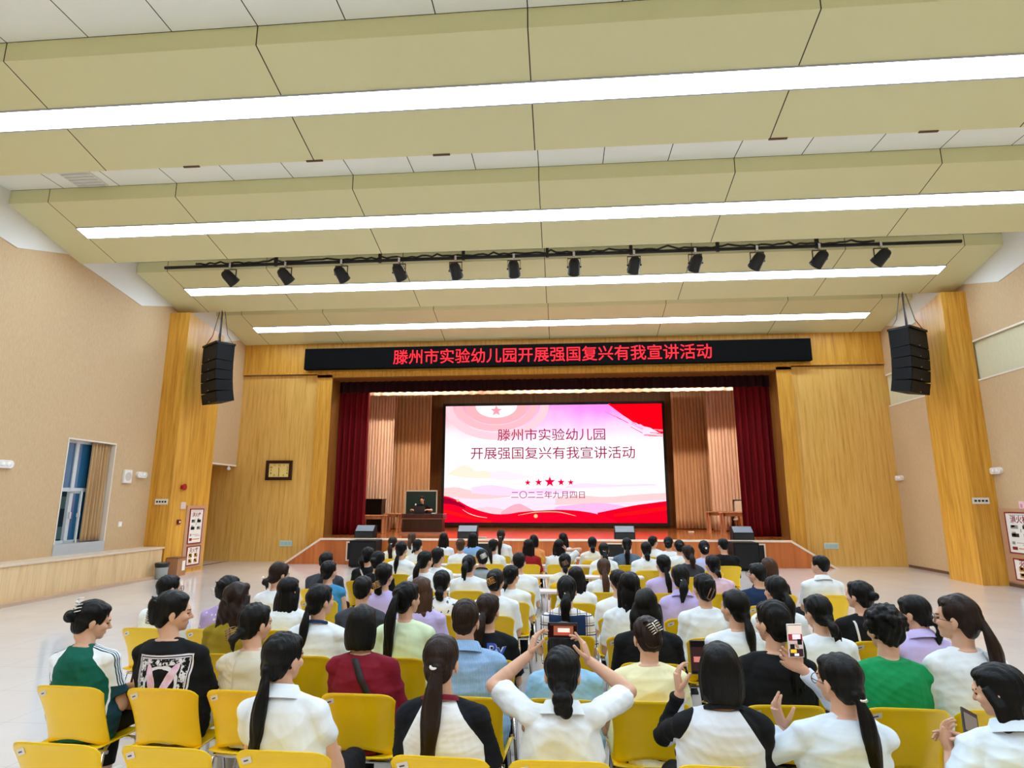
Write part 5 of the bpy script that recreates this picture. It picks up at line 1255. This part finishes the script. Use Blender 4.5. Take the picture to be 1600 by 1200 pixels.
# ---- third and fourth rows
person('woman in mustard top with wavy hair', 373, 908, 2, 'wavy', 'b', .17, 'mustard', 'short', -12, 4, seed=17)
person('long straight haired woman in white shirt', 453, 900, 3, 'long', 'k', .26, 'white', 'short', -20, 2, seed=18, chair_lab='yellow chair of the long straight haired woman in white')
person('woman in white with side ponytail and navy neckline', 502, 911, 2, 'pony', 'k', .30, 'white', 'short', -30, 4, collar=('crew', 'navy'), seed=19)
person('woman in pale green shirt with long high ponytail', 637, 907, 2, 'ponyhigh', 'k', .42, 'lime', 'short', -28, 0, seed=20)
person('woman in black tee printed with white and blue letters', 763, 926, 2, 'ponymid', 'b', .28, 'black', 'short', -10, 4, tie='w', seed=21)
person('woman in black with loose wavy hair above the pale yellow tee', 1009, 918, 2, 'wavy', 'k', .20, 'black', 'short', -15, 6, wide=1.1, seed=22)
person('woman in white wide-necked tee with low ponytail turned left', 1146, 920, 2, 'pony', 'k', .26, 'white', 'short', 24, 2, seed=23)
person('woman in white tee with low ponytail beside the raised white phone', 1277, 928, 2, 'pony', 'k', .10, 'white', 'short', 15, 8, seed=24)
hnds = {-1: dict(at=(-.06, .17, .945), pole=(-.5, .3, -1), dir=(.1, .0, 1), palm=(.6, -.6, .1), curl=.8, thumb=.5)}
person('woman in lavender polo resting her chin on her hand', 1428, 929, 2, 'pony', 'k', .12, 'lav', 'short', 34, 10, 0, .12, hnds, collar=('polo', 'lav'), seed=25)
person('man with glasses and short hair in white behind the bandana print tee', 266, 897, 3, 'short', 'k', .2, 'white', 'short', -35, 2, gl=True, seed=26)
person('woman in lavender floral top with hair in a side claw', 360, 898, 3, 'updo', 'k', .2, 'floral', 'short', -12, 4, clip='claw_w', seed=27, clip_at=(-.075, -.10, .07))
person('woman in plaid shirt with navy shoulders and pearl tied ponytail', 885, 898, 3, 'ponymid', 'k', .22, 'plaid', 'short', 0, 2, tie='s', seed=28)
person('woman in white with long black hair turned left, beside the plaid shirt', 982, 892, 3, 'long', 'k', .14, 'white', 'short', 10, 0, seed=29)
person('woman in white top with a rectangular hair clip', 1098, 895, 3, 'updo', 'k', .2, 'white', 'long', 16, 4, clip='rect', seed=30, clip_at=(-.012, -.12, .055))
person('woman in black with a bun and a pearl bag strap', 1340, 906, 3, 'bun', 'k', .2, 'black', 'short', 30, 2, seed=31)
person('woman in white with glossy ponytail right of the navy tee man', 1210, 898, 3, 'ponymid', 'k', .24, 'white', 'short', 20, 2, seed=32)
person('person with short black hair in dark grey tee', 568, 899, 3, 'short', 'k', .2, 'dgrey', 'short', -6, 2, seed=33)
person('brown long haired woman in lavender tee behind the pale green shirt', 659, 900, 3, 'long', 'n', .24, 'lav', 'short', -14, 2, seed=34, chair_lab='yellow chair of the brown haired woman in lavender')
# ---- fifth row and beyond
person('person in white tee with hair up in a gold claw', 775, 888, 4, 'updo', 'k', .2, 'white', 'short', -10, 4, clip='claw_g', seed=35, wide=1.06)
person('woman in white with small pearl hair pin at the left side aisle', 436, 877, 4, 'pony', 'b', .05, 'white', 'short', -25, 8, clip='pearl', seed=36, clip_at=(-.03, -.105, .03))
person('woman in lavender top with hair in a jewelled claw', 601.5, 878.5, 4, 'lowbun', 'k', .2, 'lav', 'short', -22, 4, clip='claw_g', seed=37, clip_at=(0, -.15, .0))
person('woman in white floral shirt with a loose low bun', 691, 890, 4, 'lowbun', 'k', .2, 'leafy', 'short', 0, 4, seed=38)
person('person with short hair in white between the plaid shirt and rectangular clip', 965, 889, 4, 'short', 'k', .2, 'white', 'short', 10, 2, seed=39)
person('woman in lavender polo with a silver tied low ponytail', 1062, 881, 4, 'ponymid', 'k', .18, 'lav', 'short', 0, 2, tie='s', collar=('polo', 'lav'), seed=40)
person('woman in blue vest over white sleeves', 515, 875, 5, 'pony', 'k', .16, 'blue', 'none', -20, 2, seed=41)
person('woman with long loose hair in white behind the plaid shirt', 900, 884, 5, 'long', 'k', .22, 'white', 'short', -10, 0, seed=42)
person('person in white with a low tied tail beside the gold claw', 799, 882, 5, 'pony', 'k', .08, 'white', 'short', -25, 4, tie='k', seed=43)
person('man with glasses in navy tee', 1182, 879, 5, 'short', 'k', .2, 'navy', 'short', 30, 2, gl=True, wide=1.08, seed=44)
person('person in dark grey tee at the left edge of the seats', 511, 862, 6, 'short', 'k', .2, 'dgrey', 'short', -10, 4, wide=1.16, seed=45)
person('man with cropped hair in white polo at the right edge of the seats', 1280, 867, 6, 'short', 'k', .2, 'white', 'short', 30, 0, 0, .02, wide=1.1, collar=('polo', 'white'), seed=46)
person('brown haired person before the right tall loudspeaker', 1200, 870, 6, 'bob', 'n', .2, 'black', 'short', 0, 2, seed=47)
person('woman in pink tee with short tied hair', 1112, 866, 6, 'pony', 'k', .06, 'pink', 'short', 15, 4, wide=1.08, seed=48)
person('woman in lavender tee with a long black ponytail hanging right', 1035, 866, 6, 'pony', 'k', .30, 'lav', 'short', 15, 2, seed=49)
person('woman in off-shoulder white with long brown ponytail', 943, 872, 6, 'ponymid', 'n', .40, 'white', 'short', 0, 0, seed=50)
person('woman in white tee with short ponytail left of the gold claw', 734, 866, 6, 'ponyhigh', 'k', .20, 'white', 'short', -10, 2, wide=1.1, seed=51)
person('woman in white with long ponytail turned right near the left loudspeaker', 665, 860, 6, 'ponymid', 'k', .28, 'white', 'short', -25, 2, tie='s', seed=52, chair_lab='yellow chair of the white topped woman turned right near the loudspeaker')
person('person with short hair in white leaning on the desk', 811, 862, 6, 'short', 'k', .2, 'white', 'short', 0, 4, wide=1.12, seed=53)
person('woman all in black by the left tall loudspeaker, in front of the other one', 592, 860, 6, 'bun', 'k', .2, 'black', 'short', -8, 2, seed=54, chair_lab='yellow chair of the nearer woman in black by the loudspeaker')
person('woman in black with a white bag strap by the left loudspeaker', 576, 854, 7, 'ponymid', 'k', .15, 'black', 'short', -8, 4, seed=55)
person('woman in grey tee with a black neckline and clipped bun', 753.5, 857, 7, 'bun', 'k', .2, 'grey', 'short', 10, 6, clip='claw_w', collar=('crew', 'black'), seed=56)
person('person in white turned right beside the long ponytail near left loudspeaker', 685, 855, 7, 'pony', 'k', .05, 'white', 'short', -25, 2, seed=57)
person('woman in pale grey with a clipped ponytail beside the desk end', 882.5, 864, 7, 'pony', 'k', .08, 'offw', 'short', 0, 4, clip='claw_d', seed=58)
person('woman in white with dropped ponytail in front of the left stage hatch', 628, 845, 8, 'pony', 'k', .30, 'white', 'short', -10, 2, seed=59)
person('dark haired woman in dark grey behind the pink tee', 1074, 851, 8, 'ponymid', 'b', .2, 'dgrey', 'short', 10, 2, seed=60)
person('woman in pale lavender blue with a white bun scrunchie', 1099, 844, 9, 'bun', 'k', .2, 'lavb', 'short', 0, 4, clip='pearl', seed=61)
person('woman in white with a knotted low bun left of the grey slate top', 1009, 846, 9, 'lowbun', 'k', .2, 'white', 'short', 5, 4, wide=1.1, seed=62)
person('woman in white with a neat ponytail above the off-shoulder top', 943, 847, 9, 'ponymid', 'k', .3, 'white', 'short', 0, 2, tie='s', seed=63)
person('large person in black with short hair before the right loudspeaker', 1129, 841, 10, 'short', 'k', .2, 'black', 'long', 10, 2, wide=1.3, seed=64)
person('short haired woman in white right of the high bun', 1061, 843, 10, 'bun', 'k', .2, 'white', 'short', 0, 6, seed=65)
person('woman in slate blue top with long straight ponytail', 979, 840, 10, 'ponymid', 'k', .38, 'slate', 'short', 0, 2, wide=1.1, seed=66)
person('woman with brown hair twisted up in white', 720, 841, 10, 'updo', 'n', .2, 'white', 'short', 0, 2, seed=67)
person('woman in white with black ponytail left of the red top', 771, 842, 10, 'pony', 'k', .24, 'white', 'short', -10, 2, seed=68)
person('woman in dark red top with long black hair', 826, 842, 10, 'long', 'k', .26, 'darkred', 'short', -10, 2, seed=69)
person('woman in white touching her hair with a raised hand', 873, 842, 10, 'long', 'k', .12, 'white', 'short', 5, 6, 0, .06, {1: dict(at=(.13, .04, 1.04), pole=(.9, .1, -.6), dir=(-.4, .0, .9), palm=(-1, 0, -.2), curl=.5)}, seed=70)
person('woman in white with short hair by the brown ponytail near the lectern', 653, 842, 10, 'pony', 'k', .05, 'white', 'short', -10, 4, seed=71)
person('woman in white with high bun facing the right half of the stage', 1044, 838, 11, 'bun', 'k', .2, 'white', 'short', -10, 2, wide=1.16, seed=72)
person('person in beige tee under the screen middle', 925, 838, 11, 'lowbun', 'k', .2, 'offw', 'short', 5, 4, wide=1.06, seed=73)
person('woman in pinkish white with brown ponytail beside the left loudspeaker', 614, 838, 11, 'ponymid', 'b', .3, 'offw', 'short', 0, 2, tie='w', seed=74)
person('woman in white with a ponytail glancing right under the right monitor', 1020, 837, 12, 'ponymid', 'k', .2, 'white', 'short', -45, 2, seed=75)
person('front row woman in white with long hair under the screen left edge', 693.5, 832, 12, 'long', 'k', .16, 'white', 'short', 5, 4, seed=76)
person('front row person in soft blue tee beside the left middle monitor', 739, 832, 12, 'long', 'k', .10, 'lblue', 'short', 0, 4, wide=1.1, seed=77)
person('front row woman in white with long dark ponytail, tallest of her row', 783, 827, 12, 'ponymid', 'b', .34, 'white', 'short', 0, 0, tie='w', seed=78)
person('front row person in peach orange top', 834, 835, 12, 'bob', 'k', .2, 'orange', 'short', -5, 6, seed=79)
person('front row woman in white and black with long hair', 880, 832, 12, 'long', 'k', .16, 'white', 'short', -10, 4, seed=80)
person('front row brown haired woman in white before the lectern', 644, 832, 12, 'ponymid', 'n', .2, 'white', 'short', 0, 2, seed=81)
# ---- two empty chairs at the back
for x_, lb in ((80, 'empty yellow plastic chair at the bottom left corner'), (255, 'empty yellow plastic chair in the nearest row behind the bandana tee')):
    chair(onY(x_, 1162, ROW0).x, 0, lb)
# ---- desks for the front rows
M_desk = plain('desk_top_white', (226, 214, 206), .4)
def desk(x0, x1, r, lab):
    e = empty('long_desk', ((x0 + x1) / 2, row_y(r) + .26 + .385, 0), label=lab, cat='desk', group='long desks of the front rows'); w2 = (x1 - x0) / 2
    B().box(-w2, w2, -.13, .13, .69, .72, bevel=.004).obj('desktop', M_desk, e)
    for sx in (-1, 1): box_obj('leg', M_alu, sx * (w2 - .1) - .02, sx * (w2 - .1) + .02, -.02, .02, 0, .69, e)
for r, a, c_, lab in ((6, -1.5, .8, 'long white desk in the seventh row near the middle'), (8, -2.9, 1.2, 'long white desk in the ninth row'), (10, -2.9, 2.4, 'long white desk in the eleventh row'), (12, -3.4, 2.2, 'long white desk of the front row facing the stage')):
    desk(a, c_, r, lab)
# ---- presenter behind the lectern
pz_ = onY(661, 775, 21.85)
hnds = {-1: dict(at=(-.26, .36, .76), pole=(-.8, -.6, -.3), curl=.4), 1: dict(at=(.26, .36, .76), pole=(.8, -.6, -.3), curl=.4)}
sz_ = 1.06
person('presenter', 661, 775, 9, 'short', 'k', .2, 'black', 'short', 0, 22, 0, .1, hnds, seed=90, wide=1.12, at=(pz_.x, 21.8, pz_.z - 1.22 * sz_, sz_), rz=math.pi, lab='man in black seated behind the lectern desk, looking down at a laptop', group='people on the stage')
st = empty('stool', (pz_.x, 21.8, STAGE), label='dark stool under the man behind the lectern desk', cat='stool'); hs_ = pz_.z - 1.22 * sz_ + .43 * sz_ - STAGE
B().lathe([(.17, hs_ - .05), (.18, hs_ - .02), (.16, hs_)], n=20).obj('seat', M_black, st, True); B().lathe([(.03, .02), (.03, hs_ - .04)], n=10).obj('column', M_chrome, st); B().lathe([(.2, 0), (.2, .02), (.05, .03)], n=20).obj('base', M_black, st)
# ---- crossbody strap on the burgundy top, bag on the lap of the green raglan
def band_on(name, owner_key, pts, w_, mat, lab, cat):
    """a strap laid over the back of a shirt: pts in x,z of the figure, dropped on to the cloth along +Y"""
    o = next(q for q in bpy.data.objects if q.get('label') == 'seated ' + owner_key); s_ = next(c for c in o.children if c.name.split('.')[0] == 'shirt')
    bpy.context.view_layer.update(); L_, R_ = [], []
    for (x0, z0), (x1, z1) in zip(pts, pts[1:]):
        d = Vector((x1 - x0, z1 - z0)); n_ = Vector((-d.y, d.x)).normalized() * w_ / 2
        for k in range(12):
            t = k / 12
            for lst, sg in ((L_, 1), (R_, -1)):
                x, z = x0 + d.x * t + n_.x * sg, z0 + d.y * t + n_.y * sg; ok, hit, nn, _ = s_.ray_cast((x, -1, z), (0, 1, 0))
                if ok: lst.append(hit + Vector((0, -.004, 0)))
                else: lst.append(None)
    b = B(); pr = [(l, r) for l, r in zip(L_, R_) if l is not None and r is not None]
    b.rings([[l, r, r + Vector((0, -.004, 0)), l + Vector((0, -.004, 0))] for l, r in pr])
    m = o.matrix_world.copy(); ob = b.obj(name, mat, None, True, label=lab, cat=cat); ob.matrix_world = m; return ob
band_on('bag_strap', 'person with bobbed black hair in burgundy long-sleeved top', [(-.075, .955), (.06, .70), (.12, .56)], .036, plain('strap_black', (22, 22, 24), .6), 'wide black crossbody bag strap across the burgundy back', 'strap')
band_on('bag_strap', 'woman in black with a bun and a pearl bag strap', [(-.10, .93), (-.085, .72), (-.08, .6)], .014, M_clipw, 'thin pearl bag strap on the woman in black with a bun', 'strap')
band_on('bag_strap', 'woman in black with a white bag strap by the left loudspeaker', [(-.07, .95), (.10, .66)], .02, plain('strap_white', (222, 214, 204), .5), 'thin white bag strap across the back of a woman in black', 'strap')
# navy yoke of the plaid shirt, letters on the black tee
def back_patch(owner_key, name, x0, x1, z0, z1, mat, n=10):
    o = next(q for q in bpy.data.objects if q.get('label') == 'seated ' + owner_key); s_ = next(c for c in o.children if c.name.split('.')[0] == 'shirt'); bpy.context.view_layer.update()
    def f(u, v):
        x, z = x0 + (x1 - x0) * (u + 1) / 2, z0 + (z1 - z0) * v; ok, hit, nn, _ = s_.ray_cast((x, -1, z), (0, 1, 0)); return ((x, hit.y - .006 if ok else .0, z), (0, .004, 0))
    me = sheet(f, n, n, 1, name); ob = link_mesh(name, me, mat, o, True); return ob
back_patch('woman in plaid shirt with navy shoulders and pearl tied ponytail', 'sailor_collar', -.15, .15, .72, .93, M_SH['navy'])
back_patch('woman in beige hooded jacket beside the bandana print tee', 'hood', -.12, .12, .74, .93, cloth('beige_hood', (206, 198, 178)))
o_ = next(q for q in bpy.data.objects if q.get('label') == 'seated woman in black tee printed with white and blue letters')
s_ = next(c for c in o_.children if c.name.split('.')[0] == 'shirt'); bpy.context.view_layer.update()
for mm, bold, off in ((plain('print_white', (238, 238, 240), .6), .045, .004), (plain('print_blue', (40, 84, 190), .6), .01, .007)):
    me = text_mesh('Py', 1, 0, bold); lo, hi = mesh_size(me); k = .13 / (hi[0] - lo[0]); cc = (lo + hi) / 2
    for v in me.vertices:
        x, z = .075 + (v.co.x - cc[0]) * k, .845 + (v.co.y - cc[1]) * k; ok, hit, nn, _ = s_.ray_cast((x, -1, z), (0, 1, 0)); v.co = (x, (hit.y if ok else -.1) - off, z)
    link_mesh('lettering', me, mm, o_)
bg = empty('handbag', (onY(207, 1070, 3.75).x, 3.82, .56), label='small brown leather handbag on the lap beside the striped white sleeve', cat='bag')
B().box(-.09, .09, -.05, .05, 0, .15, bevel=.02).obj('body', plain('tan_leather', (168, 116, 70), .5, noise=.1), bg, True); B().tube([(-.06, 0, .14), (-.05, 0, .22), (.05, 0, .22), (.06, 0, .14)], .007, 8).obj('handle', plain('brown_leather', (110, 66, 40), .5), bg, True)
